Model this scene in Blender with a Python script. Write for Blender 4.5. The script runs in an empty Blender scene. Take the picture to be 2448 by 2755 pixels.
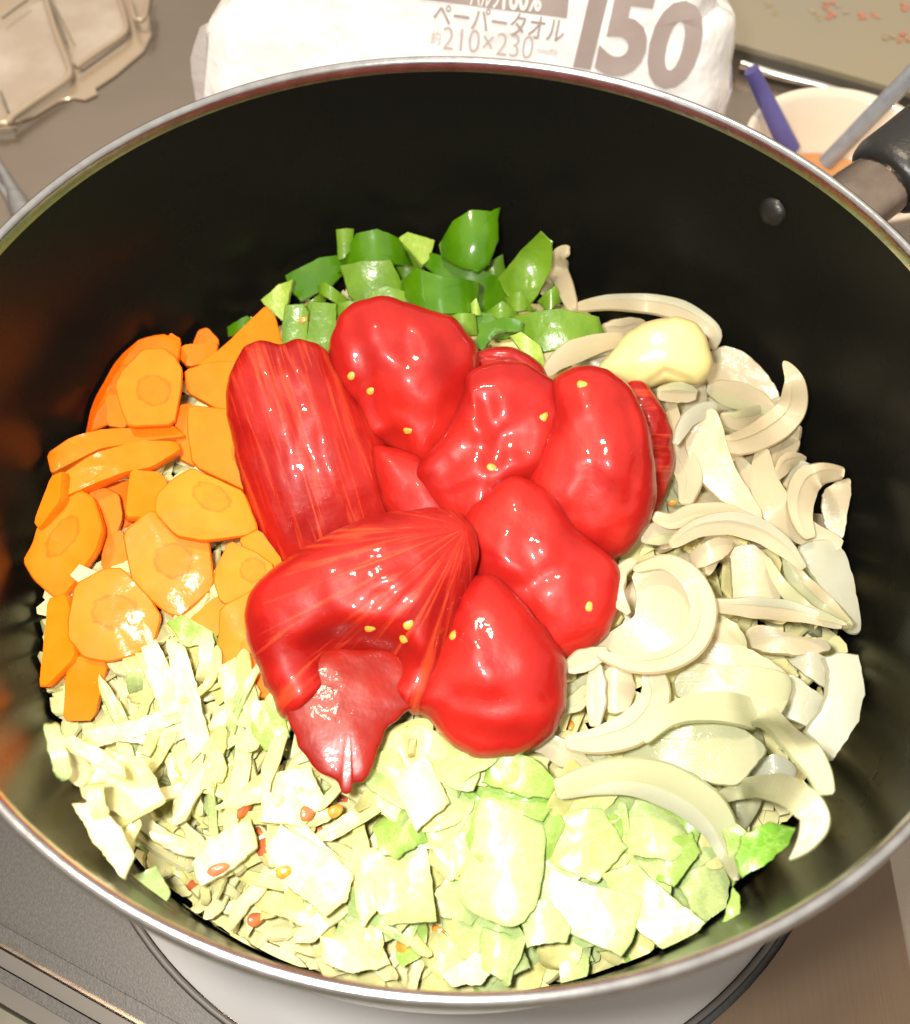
import bpy, bmesh, math, random
import numpy as np
from mathutils import Vector, Matrix, noise

# ------------------------------------------------------------------ camera, world, lights, exposure
scene = bpy.context.scene
col = scene.collection
random.seed(7)
RIM = 0.15                                    # height of the pot rim above the hob (metres)
CAM = Vector((0.0, -0.15409508, RIM + 0.18540228))
PITCH, YAW, ROLL = 1.01291802, -0.00345282, 0.05892443
FPX, SW, SH = 2546.0, 2448.0, 2755.0
_f = Vector((math.sin(YAW)*math.cos(PITCH), math.cos(YAW)*math.cos(PITCH), -math.sin(PITCH)))
_r = _f.cross(Vector((0, 0, 1))).normalized(); _u = _r.cross(_f)
RGT = _r*math.cos(ROLL) + _u*math.sin(ROLL)
UPV = -_r*math.sin(ROLL) + _u*math.cos(ROLL)
FWD = _f
cd = bpy.data.cameras.new('camera'); cam = bpy.data.objects.new('camera', cd); col.objects.link(cam)
cam.matrix_world = Matrix(((RGT.x, UPV.x, -FWD.x, CAM.x), (RGT.y, UPV.y, -FWD.y, CAM.y), (RGT.z, UPV.z, -FWD.z, CAM.z), (0, 0, 0, 1)))
cd.sensor_fit = 'HORIZONTAL'; cd.sensor_width = 36; cd.lens = FPX/SW*36
cd.clip_start = 0.01; cd.clip_end = 50
cd.dof.use_dof = True; cd.dof.focus_distance = 0.275; cd.dof.aperture_fstop = 16
scene.camera = cam

world = bpy.data.worlds.new('World'); scene.world = world; world.use_nodes = True
_wn, _wl = world.node_tree.nodes, world.node_tree.links
_tc = _wn.new('ShaderNodeTexCoord'); _sp = _wn.new('ShaderNodeSeparateXYZ'); _rp = _wn.new('ShaderNodeValToRGB')
_mr = _wn.new('ShaderNodeMapRange'); _mr.inputs[1].default_value = -1; _wl.new(_tc.outputs['Generated'], _sp.inputs[0]); _wl.new(_sp.outputs['Z'], _mr.inputs[0]); _wl.new(_mr.outputs[0], _rp.inputs[0])
_rp.color_ramp.elements[0].position = .45; _rp.color_ramp.elements[0].color = (0.30, 0.22, 0.16, 1)
_rp.color_ramp.elements[1].position = .85; _rp.color_ramp.elements[1].color = (1.0, 0.90, 0.76, 1)
wb = world.node_tree.nodes['Background']; _wl.new(_rp.outputs[0], wb.inputs['Color']); wb.inputs['Strength'].default_value = 0.80

def lamp(name, kind, loc, target, energy, color, size):
    ld = bpy.data.lights.new(name, kind); ld.energy = energy; ld.color = color
    if kind == 'AREA': ld.shape = 'DISK'; ld.size = size
    elif kind == 'POINT': ld.shadow_soft_size = size
    o = bpy.data.objects.new(name, ld); col.objects.link(o); o.location = loc
    o.rotation_euler = (Vector(target) - Vector(loc)).to_track_quat('-Z', 'Y').to_euler()
    return o
lamp('phone_flash', 'POINT', (-0.026, -0.146, RIM + 0.200), (0, 0, 0), 4.9, (1.0, 0.97, 0.90), 0.010)
lamp('ceiling_lamp', 'AREA', (-0.30, 0.10, 1.50), (0, 0.10, 0.1), 14, (1.0, 0.80, 0.60), 0.16)

scene.view_settings.view_transform = 'Standard'; scene.view_settings.look = 'None'
scene.view_settings.exposure = 0.28; scene.view_settings.gamma = 1.0
scene.render.engine = 'CYCLES'; scene.cycles.use_denoising = True
scene.cycles.max_bounces = 6; scene.cycles.transparent_max_bounces = 16; scene.cycles.diffuse_bounces = 3; scene.cycles.glossy_bounces = 3; scene.cycles.caustics_reflective = False; scene.cycles.caustics_refractive = False; scene.cycles.sample_clamp_indirect = 6

# ------------------------------------------------------------------ picture coordinates -> places on the heap
S = SW/1816.0
def reg(x0, y0, sx): return lambda pts: [(x0 + x*sx, y0 + y*sx) for x, y in pts]
R1 = reg(0, 0, 560/1816); R2 = reg(1900, 0, 548/1750)
R3 = reg(550, 500, 1200/1816); R4 = reg(0, 800, 800/1363); R5 = reg(600, 780, 1250/1799)
R6 = reg(1400, 600, 1048/1816); R7 = reg(1300, 1500, 1148/1816); R8 = reg(0, 1600, 1400/1816)
RD = reg(0, 0, S)
def ray(p): return (FWD + RGT*((p[0]-SW/2)/FPX) - UPV*((p[1]-SH/2)/FPX))
def onz(p, z):                                   # point seen at p on the level plane z
    d = ray(p); return CAM + d*((z - CAM.z)/d.z)
def heap(x, y):                                  # height of the vegetable heap
    r2 = (x*x + y*y)/0.137**2
    return RIM - 0.086 + 0.034*(1 - min(r2, 1.0)) - .006*min(1, max(0, (-y-.04)/.08))
def onheap(p, off=0.0, wall=None):
    d = ray(p); t = 0.12; wall = .1255-off*.7 if wall is None else wall
    for _ in range(400):
        q = CAM + d*t
        if q.z <= heap(q.x, q.y) + off: break
        if q.z < RIM-.008 and q.x*d.x+q.y*d.y > 0 and math.hypot(q.x, q.y) > wall: break
        t += 0.001
    return CAM + d*t
def onplane(p, o, n):
    d = ray(p); return CAM + d*((o - CAM).dot(n)/d.dot(n))
TOCAM = -FWD
def facing(o, up=0.35, tilt=(0, 0)):
    v = (CAM - o).normalized()
    return (v*(1-up) + Vector((0, 0, 1))*up + RGT*tilt[0] + UPV*tilt[1]).normalized()

# ------------------------------------------------------------------ materials
def mat(name, base, rough=0.4, spec=0.5, metal=0.0, sss=0.0, srad=(1, .6, .3), sscale=0.004, coat=0.0, coat_r=0.05,
        trans=0.0, var=None, vscale=60, bump=0.0, bscale=300, bdist=0.001, build=None, alpha=1.0, cb=0.0, cbs=700, tl=0.0):
    m = bpy.data.materials.new(name); m.use_nodes = True; nt = m.node_tree; N = nt.nodes; L = nt.links
    b = N['Principled BSDF']
    b.inputs['Base Color'].default_value = (*base, 1); b.inputs['Roughness'].default_value = rough
    b.inputs['Specular IOR Level'].default_value = spec; b.inputs['Metallic'].default_value = metal
    b.inputs['Subsurface Weight'].default_value = sss; b.inputs['Subsurface Radius'].default_value = srad
    b.inputs['Subsurface Scale'].default_value = sscale
    b.inputs['Coat Weight'].default_value = coat; b.inputs['Coat Roughness'].default_value = coat_r
    b.inputs['Transmission Weight'].default_value = trans; b.inputs['Alpha'].default_value = alpha
    tc = N.new('ShaderNodeTexCoord'); oi = N.new('ShaderNodeObjectInfo')
    ad = N.new('ShaderNodeVectorMath'); ad.operation = 'ADD'
    L.new(tc.outputs['Object'], ad.inputs[0]); L.new(oi.outputs['Random'], ad.inputs[1])
    co = ad.outputs[0]
    cur = None
    if var is not None:
        n = N.new('ShaderNodeTexNoise'); n.inputs['Scale'].default_value = vscale; n.inputs['Detail'].default_value = 4
        L.new(co, n.inputs['Vector'])
        r = N.new('ShaderNodeMapRange'); r.inputs[1].default_value = 0.35; r.inputs[2].default_value = 0.65
        L.new(n.outputs[0], r.inputs[0])
        mx = N.new('ShaderNodeMix'); mx.data_type = 'RGBA'
        mx.inputs[6].default_value = (*base, 1); mx.inputs[7].default_value = (*var, 1)
        L.new(r.outputs[0], mx.inputs[0]); cur = mx.outputs[2]
    if build: cur = build(N, L, tc, co, cur, b) or cur
    if cur is not None: L.new(cur, b.inputs['Base Color'])
    if tl > 0:                                   # thin wet leaf: part of the light passes through
        tb = N.new('ShaderNodeBsdfTranslucent'); ms = N.new('ShaderNodeMixShader'); ms.inputs[0].default_value = tl
        if cur is not None: L.new(cur, tb.inputs['Color'])
        else: tb.inputs['Color'].default_value = (*base, 1)
        L.new(b.outputs[0], ms.inputs[1]); L.new(tb.outputs[0], ms.inputs[2]); L.new(ms.outputs[0], N['Material Output'].inputs['Surface'])
    if bump > 0:
        n = N.new('ShaderNodeTexNoise'); n.inputs['Scale'].default_value = bscale; n.inputs['Detail'].default_value = 3
        L.new(co, n.inputs['Vector'])
        bp = N.new('ShaderNodeBump'); bp.inputs['Strength'].default_value = bump; bp.inputs['Distance'].default_value = bdist
        L.new(n.outputs[0], bp.inputs['Height']); L.new(bp.outputs[0], b.inputs['Normal'])
        if coat > 0 and cb == 0: L.new(bp.outputs[0], b.inputs['Coat Normal'])
    if cb > 0:
        n = N.new('ShaderNodeTexNoise'); n.inputs['Scale'].default_value = cbs; n.inputs['Detail'].default_value = 2
        L.new(co, n.inputs['Vector'])
        bp2 = N.new('ShaderNodeBump'); bp2.inputs['Strength'].default_value = cb; bp2.inputs['Distance'].default_value = .0012
        L.new(n.outputs[0], bp2.inputs['Height']); L.new(bp2.outputs[0], b.inputs['Coat Normal'])
    return m
def mixc(N, L, fac, a, c):
    mx = N.new('ShaderNodeMix'); mx.data_type = 'RGBA'
    L.new(fac, mx.inputs[0])
    for k, v in ((6, a), (7, c)):
        if isinstance(v, tuple): mx.inputs[k].default_value = (*v, 1)
        else: L.new(v, mx.inputs[k])
    return mx.outputs[2]
def streaks(sx, sy, lo, hi, colr, amt=1.0, vb=0.0):
    """pale veins that run along the first UV axis"""
    def f(N, L, tc, co, cur, b):
        mp = N.new('ShaderNodeMapping'); mp.inputs['Scale'].default_value = (sx, sy, 1); L.new(tc.outputs['UV'], mp.inputs[0])
        oi = N.new('ShaderNodeObjectInfo'); sc = N.new('ShaderNodeVectorMath'); sc.operation = 'SCALE'; sc.inputs[3].default_value = 20
        L.new(oi.outputs['Random'], sc.inputs[0]); ad = N.new('ShaderNodeVectorMath'); L.new(mp.outputs[0], ad.inputs[0]); L.new(sc.outputs[0], ad.inputs[1])
        n = N.new('ShaderNodeTexNoise'); n.inputs['Scale'].default_value = 1; n.inputs['Detail'].default_value = 3; n.inputs['Distortion'].default_value = 1.1
        L.new(ad.outputs[0], n.inputs['Vector'])
        r = N.new('ShaderNodeMapRange'); r.inputs[1].default_value = lo; r.inputs[2].default_value = hi; r.inputs[4].default_value = amt
        L.new(n.outputs[0], r.inputs[0])
        if vb:
            bp = N.new('ShaderNodeBump'); bp.inputs['Strength'].default_value = vb; bp.inputs['Distance'].default_value = .0006; L.new(n.outputs[0], bp.inputs['Height']); L.new(bp.outputs[0], b.inputs['Normal'])
        return mixc(N, L, r.outputs[0], cur if cur is not None else tuple(b.inputs['Base Color'].default_value)[:3], colr)
    return f
def carrot_core(N, L, tc, co, cur, b):
    ln = N.new('ShaderNodeVectorMath'); ln.operation = 'LENGTH'
    n = N.new('ShaderNodeTexNoise'); n.inputs['Scale'].default_value = 3; L.new(tc.outputs['UV'], n.inputs['Vector'])
    sc = N.new('ShaderNodeVectorMath'); sc.operation = 'SCALE'; sc.inputs[3].default_value = 0.45; L.new(n.outputs['Color'], sc.inputs[0])
    ad = N.new('ShaderNodeVectorMath'); L.new(tc.outputs['UV'], ad.inputs[0]); L.new(sc.outputs[0], ad.inputs[1])
    sb = N.new('ShaderNodeVectorMath'); sb.operation = 'SUBTRACT'; sb.inputs[1].default_value = (.225, .225, .225); L.new(ad.outputs[0], sb.inputs[0])
    L.new(sb.outputs[0], ln.inputs[0])
    cr = N.new('ShaderNodeValToRGB'); e = cr.color_ramp.elements
    e[0].position = 0.0; e[0].color = (0.90, 0.165, 0.004, 1)
    e[1].position = 1.0; e[1].color = (0.90, 0.165, 0.004, 1)
    for p, c in ((0.30, (0.88, 0.165, 0.004, 1)), (0.36, (0.80, 0.125, 0.003, 1)), (0.41, (0.92, 0.185, 0.005, 1)), (0.62, (0.92, 0.18, 0.005, 1))):
        q = e.new(p); q.color = c
    dv = N.new('ShaderNodeMath'); dv.operation = 'MULTIPLY'; dv.inputs[1].default_value = 0.385; L.new(ln.outputs['Value'], dv.inputs[0])
    L.new(dv.outputs[0], cr.inputs[0])
    n2 = N.new('ShaderNodeTexNoise'); n2.inputs['Scale'].default_value = 160; L.new(co, n2.inputs['Vector'])
    r = N.new('ShaderNodeMapRange'); r.inputs[1].default_value = .45; r.inputs[2].default_value = .85; r.inputs[4].default_value = .35; L.new(n2.outputs[0], r.inputs[0])
    return mixc(N, L, r.outputs[0], cr.outputs[0], (0.94, 0.24, 0.012))
def rough_noise(scale, lo, hi):
    def f(N, L, tc, co, cur, b):
        n = N.new('ShaderNodeTexNoise'); n.inputs['Scale'].default_value = scale; n.inputs['Detail'].default_value = 5; L.new(co, n.inputs['Vector'])
        r = N.new('ShaderNodeMapRange'); r.inputs[1].default_value = .3; r.inputs[2].default_value = .7; r.inputs[3].default_value = lo; r.inputs[4].default_value = hi
        L.new(n.outputs[0], r.inputs[0]); L.new(r.outputs[0], b.inputs['Roughness'])
    return f
def brushed(ang, sx, sy, c2, amt, rlo=.25, rhi=.45):
    def f(N, L, tc, co, cur, b):
        mp = N.new('ShaderNodeMapping'); mp.inputs['Rotation'].default_value = (0, 0, ang); mp.inputs['Scale'].default_value = (sx, sy, 1); L.new(tc.outputs['Object'], mp.inputs[0])
        n = N.new('ShaderNodeTexNoise'); n.inputs['Scale'].default_value = 1; n.inputs['Detail'].default_value = 4; L.new(mp.outputs[0], n.inputs['Vector'])
        r = N.new('ShaderNodeMapRange'); r.inputs[1].default_value = .3; r.inputs[2].default_value = .7; r.inputs[3].default_value = rlo; r.inputs[4].default_value = rhi
        L.new(n.outputs[0], r.inputs[0]); L.new(r.outputs[0], b.inputs['Roughness'])
        r2 = N.new('ShaderNodeMapRange'); r2.inputs[1].default_value = .4; r2.inputs[2].default_value = .7; r2.inputs[4].default_value = amt; L.new(n.outputs[0], r2.inputs[0])
        return mixc(N, L, r2.outputs[0], cur if cur is not None else tuple(b.inputs['Base Color'].default_value)[:3], c2)
    return f

def leafveins(st):
    g = streaks(3, 14, .58, .72, st, .5)
    def f(N, L, tc, co, cur, b):
        c1 = g(N, L, tc, co, cur, b)
        mp = N.new('ShaderNodeMapping'); mp.inputs['Scale'].default_value = (5, 9, 1); L.new(tc.outputs['UV'], mp.inputs[0])
        nn = N.new('ShaderNodeTexNoise'); nn.inputs['Scale'].default_value = 4; L.new(mp.outputs[0], nn.inputs['Vector'])
        ad = N.new('ShaderNodeVectorMath'); L.new(mp.outputs[0], ad.inputs[0]); L.new(nn.outputs['Color'], ad.inputs[1])
        vo = N.new('ShaderNodeTexVoronoi'); vo.feature = 'DISTANCE_TO_EDGE'; vo.inputs['Scale'].default_value = 1.6; L.new(ad.outputs[0], vo.inputs['Vector'])
        r = N.new('ShaderNodeMapRange'); r.inputs[1].default_value = 0.0; r.inputs[2].default_value = .09; r.inputs[3].default_value = .6; r.inputs[4].default_value = 0; L.new(vo.outputs['Distance'], r.inputs[0])
        return mixc(N, L, r.outputs[0], c1, st)
    return f
M = {}
M['tomato'] = mat('tomato_flesh', (0.34, 0.010, 0.006), .45, .2, cb=.16, cbs=300, sss=.45, srad=(1, .14, .06), sscale=.007, coat=.4, coat_r=.05,
                  var=(0.25, 0.005, 0.004), vscale=60, bump=.25, bscale=300, bdist=.0008, build=streaks(1.6, 24, .52, .70, (0.56, 0.065, 0.02), .65))
M['tomato_plain'] = mat('tomato_flesh_smooth', (0.40, 0.014, 0.009), .42, .2, cb=.16, cbs=280, sss=.45, srad=(1, .14, .06), sscale=.007, coat=.42, coat_r=.045,
                  var=(0.29, 0.006, 0.005), vscale=50, bump=.22, bscale=260, bdist=.0009)
M['sauce'] = mat('tomato_puree', (0.17, 0.005, 0.003), .35, .25, cb=.25, cbs=300, sss=.2, srad=(1, .15, .05), sscale=.004, coat=.12, coat_r=.05, var=(0.24, 0.009, 0.004), vscale=70, bump=.25, bscale=220)
M['sauce_thin'] = mat('thin_tomato_juice', (0.70, 0.16, 0.05), .25, .4, alpha=.75, coat=.4, var=(0.60, 0.09, 0.03), vscale=300)
M['seed'] = mat('tomato_seed', (0.85, 0.36, 0.05), .25, .5, sss=.3, sscale=.001, coat=.6, var=(0.75, 0.22, 0.03), vscale=500)
M['carrot'] = mat('carrot_cut_face', (0.9, 0.3, 0.03), .45, .10, coat=.08, coat_r=.12, cb=.06, cbs=400, bump=.05, bscale=400, bdist=.0004, build=carrot_core)
M['carrot_skin'] = mat('carrot_side', (0.88, 0.17, 0.005), .4, .3, var=(0.92, 0.22, 0.008), vscale=120, bump=.3, bscale=500)
M['pepper_skin'] = mat('pepper_skin', (0.045, 0.15, 0.002), .22, .4, coat=.35, coat_r=.06, var=(0.07, 0.19, 0.003), vscale=90, bump=.2, bscale=120, bdist=.0012)
M['pepper_flesh'] = mat('pepper_flesh', (0.17, 0.32, 0.018), .32, .5, tl=.2, coat=.4, coat_r=.15, var=(0.11, 0.24, 0.010), vscale=90, bump=.3, bscale=300, bdist=.0012)
M['pepper_pale'] = mat('pepper_pith', (0.32, 0.45, 0.08), .35, .5, var=(0.24, 0.38, 0.04), vscale=160, bump=.5, bscale=500)
M['onion'] = mat('onion_flesh', (0.82, 0.75, 0.56), .28, .45, tl=.45, alpha=.82, coat=.6, coat_r=.07, cb=0.35, cbs=600, var=(0.77, 0.69, 0.48), vscale=40, build=streaks(1.0, 70, .40, .80, (0.86, 0.80, 0.64), .35, .18))
M['onion_green'] = mat('onion_flesh_greenish', (0.66, 0.69, 0.44), .28, .45, tl=.45, alpha=.82, coat=.6, coat_r=.07, cb=0.45, cbs=600, var=(0.71, 0.71, 0.49), vscale=40, build=streaks(1.0, 70, .40, .80, (0.75, 0.76, 0.55), .35, .18))
M['onion_clear'] = mat('onion_membrane', (0.72, 0.74, 0.62), .28, .45, tl=.45, alpha=.82, coat=.6, coat_r=.07, cb=0.6, cbs=600, var=(0.69, 0.7, 0.54), vscale=40, build=streaks(1.0, 70, .40, .80, (0.79, 0.8, 0.69), .35, .18))
M['garlic'] = mat('garlic_flesh', (0.74, 0.63, 0.29), .33, .5, sss=.4, srad=(1, .8, .4), sscale=.005, coat=.3, coat_r=.2, var=(0.80, 0.66, 0.27), vscale=50, bump=.1, bscale=150)
def cab(name, a, v, st): return mat(name, a, .34, .45, tl=.25, coat=.25, coat_r=.2, var=v, vscale=55, bump=.35, bscale=260, bdist=.0008, build=leafveins(st))
M['cab_white'] = cab('cabbage_rib', (0.83, 0.78, 0.42), (0.78, 0.74, 0.33), (0.86, 0.84, 0.56))
M['cab_yellow'] = cab('cabbage_heart_leaf', (0.76, 0.72, 0.25), (0.80, 0.76, 0.32), (0.84, 0.81, 0.44))
M['cab_pale'] = cab('cabbage_pale_leaf', (0.44, 0.58, 0.20), (0.50, 0.61, 0.26), (0.62, 0.70, 0.36))
M['cab_green'] = cab('cabbage_green_leaf', (0.27, 0.46, 0.07), (0.33, 0.50, 0.11), (0.45, 0.58, 0.19))
M['cab_deep'] = cab('cabbage_outer_leaf', (0.16, 0.38, 0.03), (0.22, 0.46, 0.05), (0.40, 0.60, 0.14))
M['bed'] = mat('cabbage_bed', (0.83, 0.78, 0.42), .4, .3, tl=.2, var=(0.78, 0.75, 0.35), vscale=60)
M['nonstick'] = mat('nonstick_coating', (0.005, 0.005, 0.0045), .28, .18, build=rough_noise(25, .25, .31), bump=.12, bscale=700, bdist=.0003)
M['alu'] = mat('aluminium_rim', (0.62, 0.63, 0.65), .22, .5, metal=1, var=(0.50, 0.51, 0.53), vscale=180, bump=.25, bscale=300, bdist=.0004)
M['pot_out'] = mat('pot_outside', (0.82, 0.80, 0.80), .25, .5, metal=.1, var=(0.78, 0.76, 0.76), vscale=30)
M['steel'] = mat('polished_steel', (0.66, 0.64, 0.62), .18, .5, metal=1, var=(0.58, 0.55, 0.52), vscale=60)
M['handle_steel'] = mat('brushed_handle', (0.42, 0.46, 0.52), .35, .5, metal=.5, var=(0.34, 0.38, 0.44), vscale=200)
M['ferrule'] = mat('ferrule_steel', (0.42, 0.34, 0.29), .14, .5, metal=1, var=(0.30, 0.24, 0.20), vscale=90, bump=.2, bscale=200)
M['black'] = mat('black_handle', (0.012, 0.012, 0.012), .38, .5, bump=.2, bscale=500)
M['hob'] = mat('hob_top_plate', (0.045, 0.045, 0.047), .40, .35, metal=.2, var=(0.062, 0.062, 0.062), vscale=900, bump=.3, bscale=1500, bdist=.0002)
M['hob_warm_refl'] = mat('hob_plate_warm_reflection', (0.11, 0.072, 0.045), .32, .5, metal=.4, build=brushed(math.radians(4), 1400, 14, (0.13, 0.088, 0.056), .4, .34, .42))  # brown stands in for the warm room mirrored in the grey plate
M['groove'] = mat('groove_dark', (0.07, 0.065, 0.06), .4)
M['pan'] = mat('drip_pan', (0.46, 0.455, 0.455), .35, .4, metal=.2, var=(0.43, 0.425, 0.425), vscale=14)
M['bench'] = mat('steel_worktop', (0.30, 0.25, 0.205), .24, .5, metal=.7, var=(0.24, 0.20, 0.165), vscale=7, build=brushed(math.radians(32), 12, 500, (0.31, 0.265, 0.22), .2, .20, .28))
M['olive'] = mat('counter_edge', (0.13, 0.125, 0.095), .5, .4, var=(0.11, 0.105, 0.08), vscale=40)
M['film'] = mat('towel_pack_film', (0.93, 0.93, 0.93), .25, .5, coat=.5, coat_r=.08, var=(0.88, 0.88, 0.88), vscale=16, bump=.9, bscale=38, bdist=.005)
M['filmclear'] = mat('pack_film_seam', (0.70, 0.64, 0.62), .15, .5, trans=.35, coat=.6, bump=.6, bscale=90, bdist=.002)
M['print'] = mat('print_grey', (0.36, 0.29, 0.27), .4, var=(0.42, 0.35, 0.33), vscale=30)
M['print_light'] = mat('print_light_grey', (0.52, 0.43, 0.41), .4)
M['print_white'] = mat('print_white', (0.85, 0.82, 0.80), .4)
M['cream'] = mat('cream_enamel', (0.52, 0.43, 0.32), .25, .5, metal=.4, coat=.2, var=(0.46, 0.37, 0.27), vscale=20)
M['panel'] = mat('polished_panel', (0.58, 0.51, 0.43), .16, .5, coat=.4, coat_r=.1, metal=.3, var=(0.46, 0.38, 0.30), vscale=30)
M['tray'] = mat('cream_board', (0.30, 0.26, 0.17), .35, .5, coat=.2, coat_r=.15, var=(0.28, 0.255, 0.185), vscale=9)
M['tray_edge'] = mat('board_edge', (0.20, 0.18, 0.145), .4, var=(0.17, 0.15, 0.12), vscale=30)
M['flower'] = mat('flower_print', (0.46, 0.15, 0.10), .4, var=(0.52, 0.24, 0.16), vscale=400)
M['leafprint'] = mat('leaf_print', (0.30, 0.27, 0.15), .4, var=(0.38, 0.30, 0.2), vscale=400)
M['bowl'] = mat('bowl_glaze', (0.80, 0.72, 0.60), .14, .5, coat=.5, var=(0.78, 0.69, 0.57), vscale=15)
M['broth'] = mat('bowl_broth', (0.50, 0.22, 0.075), .12, .5, var=(0.55, 0.27, 0.11), vscale=30)
M['blue'] = mat('blue_plastic', (0.085, 0.075, 0.26), .32, .5, var=(0.11, 0.10, 0.32), vscale=60)

# ------------------------------------------------------------------ object helpers
INPOT = False
def link(name, verts, faces, mats, origin=None, parent=None, mi=None, uv=None, smooth=True, sharp=None):
    me = bpy.data.meshes.new(name)
    o3 = Vector(origin) if origin is not None else Vector((0, 0, 0))
    if INPOT:
        verts = [Vector(v) for v in verts]
        for v in verts:
            h = math.hypot(v.x, v.y); lim = float(np.interp(v.z-RIM, (-.127, -.10, -.09, -.05, 0), (.112, .1285, .1305, .1333, .1358)))
            if h > lim: v.x *= lim/h; v.y *= lim/h
    me.from_pydata([tuple(Vector(v) - o3) for v in verts], [], faces)
    for m in (mats if isinstance(mats, (list, tuple)) else [mats]): me.materials.append(M[m])
    if mi is not None: me.polygons.foreach_set('material_index', mi)
    me.polygons.foreach_set('use_smooth', [smooth]*len(me.polygons))
    if uv is not None:
        ul = me.uv_layers.new(name='UVMap')
        idx = np.empty(len(me.loops), int); me.loops.foreach_get('vertex_index', idx)
        ul.data.foreach_set('uv', np.asarray(uv, float)[idx].ravel())
    me.validate(); me.update()
    if sharp is not None: me.set_sharp_from_angle(angle=math.radians(sharp))
    o = bpy.data.objects.new(name, me); col.objects.link(o)
    o.location = o3
    if parent is not None:
        o.parent = parent; o.location = o3 - parent.location
    return o
def tag(o, label=None, cat=None, group=None, kind=None):
    if label: o['label'] = label
    if cat: o['category'] = cat
    if group: o['group'] = group
    if kind: o['kind'] = kind
    return o
def empty(name, loc, label, cat, group=None):
    o = bpy.data.objects.new(name, None); col.objects.link(o); o.location = loc; o.empty_display_size = .01
    return tag(o, label, cat, group)
def spline(pts, n, closed=True):
    P = np.asarray(pts, float); k = len(P); out = []
    segs = k if closed else k-1
    for i in range(n):
        t = i/(n if closed else n-1)*segs; j = min(int(t), segs-1) if not closed else int(t) % k; f = t-int(t) if closed or int(t) < segs else 1.0
        g = (lambda a: P[a % k]) if closed else (lambda a: P[min(max(a, 0), k-1)])
        a, b, c, d = g(j-1), g(j), g(j+1), g(j+2)
        out.append(.5*((2*b)+(-a+c)*f+(2*a-5*b+4*c-d)*f*f+(-a+3*b-3*c+d)*f**3))
    return np.array(out)
def polyline(pts, n):                            # straight-edged resample that keeps the corners
    P = np.asarray(pts, float); k = len(P); out = []
    ln = [np.linalg.norm(P[(i+1) % k]-P[i]) for i in range(k)]; tot = sum(ln)
    for i in range(k):
        m = max(1, int(round(n*ln[i]/tot)))
        for j in range(m): out.append(P[i]+(P[(i+1) % k]-P[i])*j/m)
    return np.array(out)
def fr(n, ax=None):
    e1 = (ax if ax is not None else RGT); e1 = (e1 - n*e1.dot(n)).normalized(); e2 = n.cross(e1)
    return e1, e2
def local(pts, o, n, e1, e2):
    out = []
    for p in pts:
        q = onplane(p, o, n) - o; out.append((q.dot(e1), q.dot(e2)))
    return np.array(out)
def nz(x, y, z, s): return noise.noise(Vector((x*s, y*s, z*s)))

def radial(L2, rings, top, bot, o, e1, e2, n, c=None):
    """closed body between two height fields over a star-shaped outline"""
    c = L2.mean(0) if c is None else np.asarray(c); k = len(L2)
    V, F, uv, tops = [], [], [], []
    def add(u, v, s, fn):
        z = fn(u, v, s); p = o + e1*u + e2*v + n*z; V.append(p); uv.append((u, v))
    def layer(fn):
        st = len(V); add(c[0], c[1], 0, fn)
        for s in rings:
            for b in L2:
                q = c+(b-c)*s; add(q[0], q[1], s, fn)
        return st
    a = layer(top); b = layer(bot); m = len(rings); kind = []
    for st, flip, kd in ((a, False, 0), (b, True, 2)):
        for i in range(k):
            t = (st, st+1+i, st+1+(i+1) % k); F.append(t[::-1] if flip else t); kind.append(kd)
            for r in range(m-1):
                q0 = st+1+r*k; q1 = q0+k
                t = (q0+i, q1+i, q1+(i+1) % k, q0+(i+1) % k); F.append(t[::-1] if flip else t); kind.append(kd)
    la = a+1+(m-1)*k; lb = b+1+(m-1)*k
    for i in range(k):
        F.append((la+i, lb+i, lb+(i+1) % k, la+(i+1) % k)); kind.append(1)
    return V, F, np.array(uv), kind
def ccw(L2):
    a = sum(L2[i][0]*L2[(i+1) % len(L2)][1]-L2[(i+1) % len(L2)][0]*L2[i][1] for i in range(len(L2)))
    return L2 if a > 0 else L2[::-1]

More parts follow.
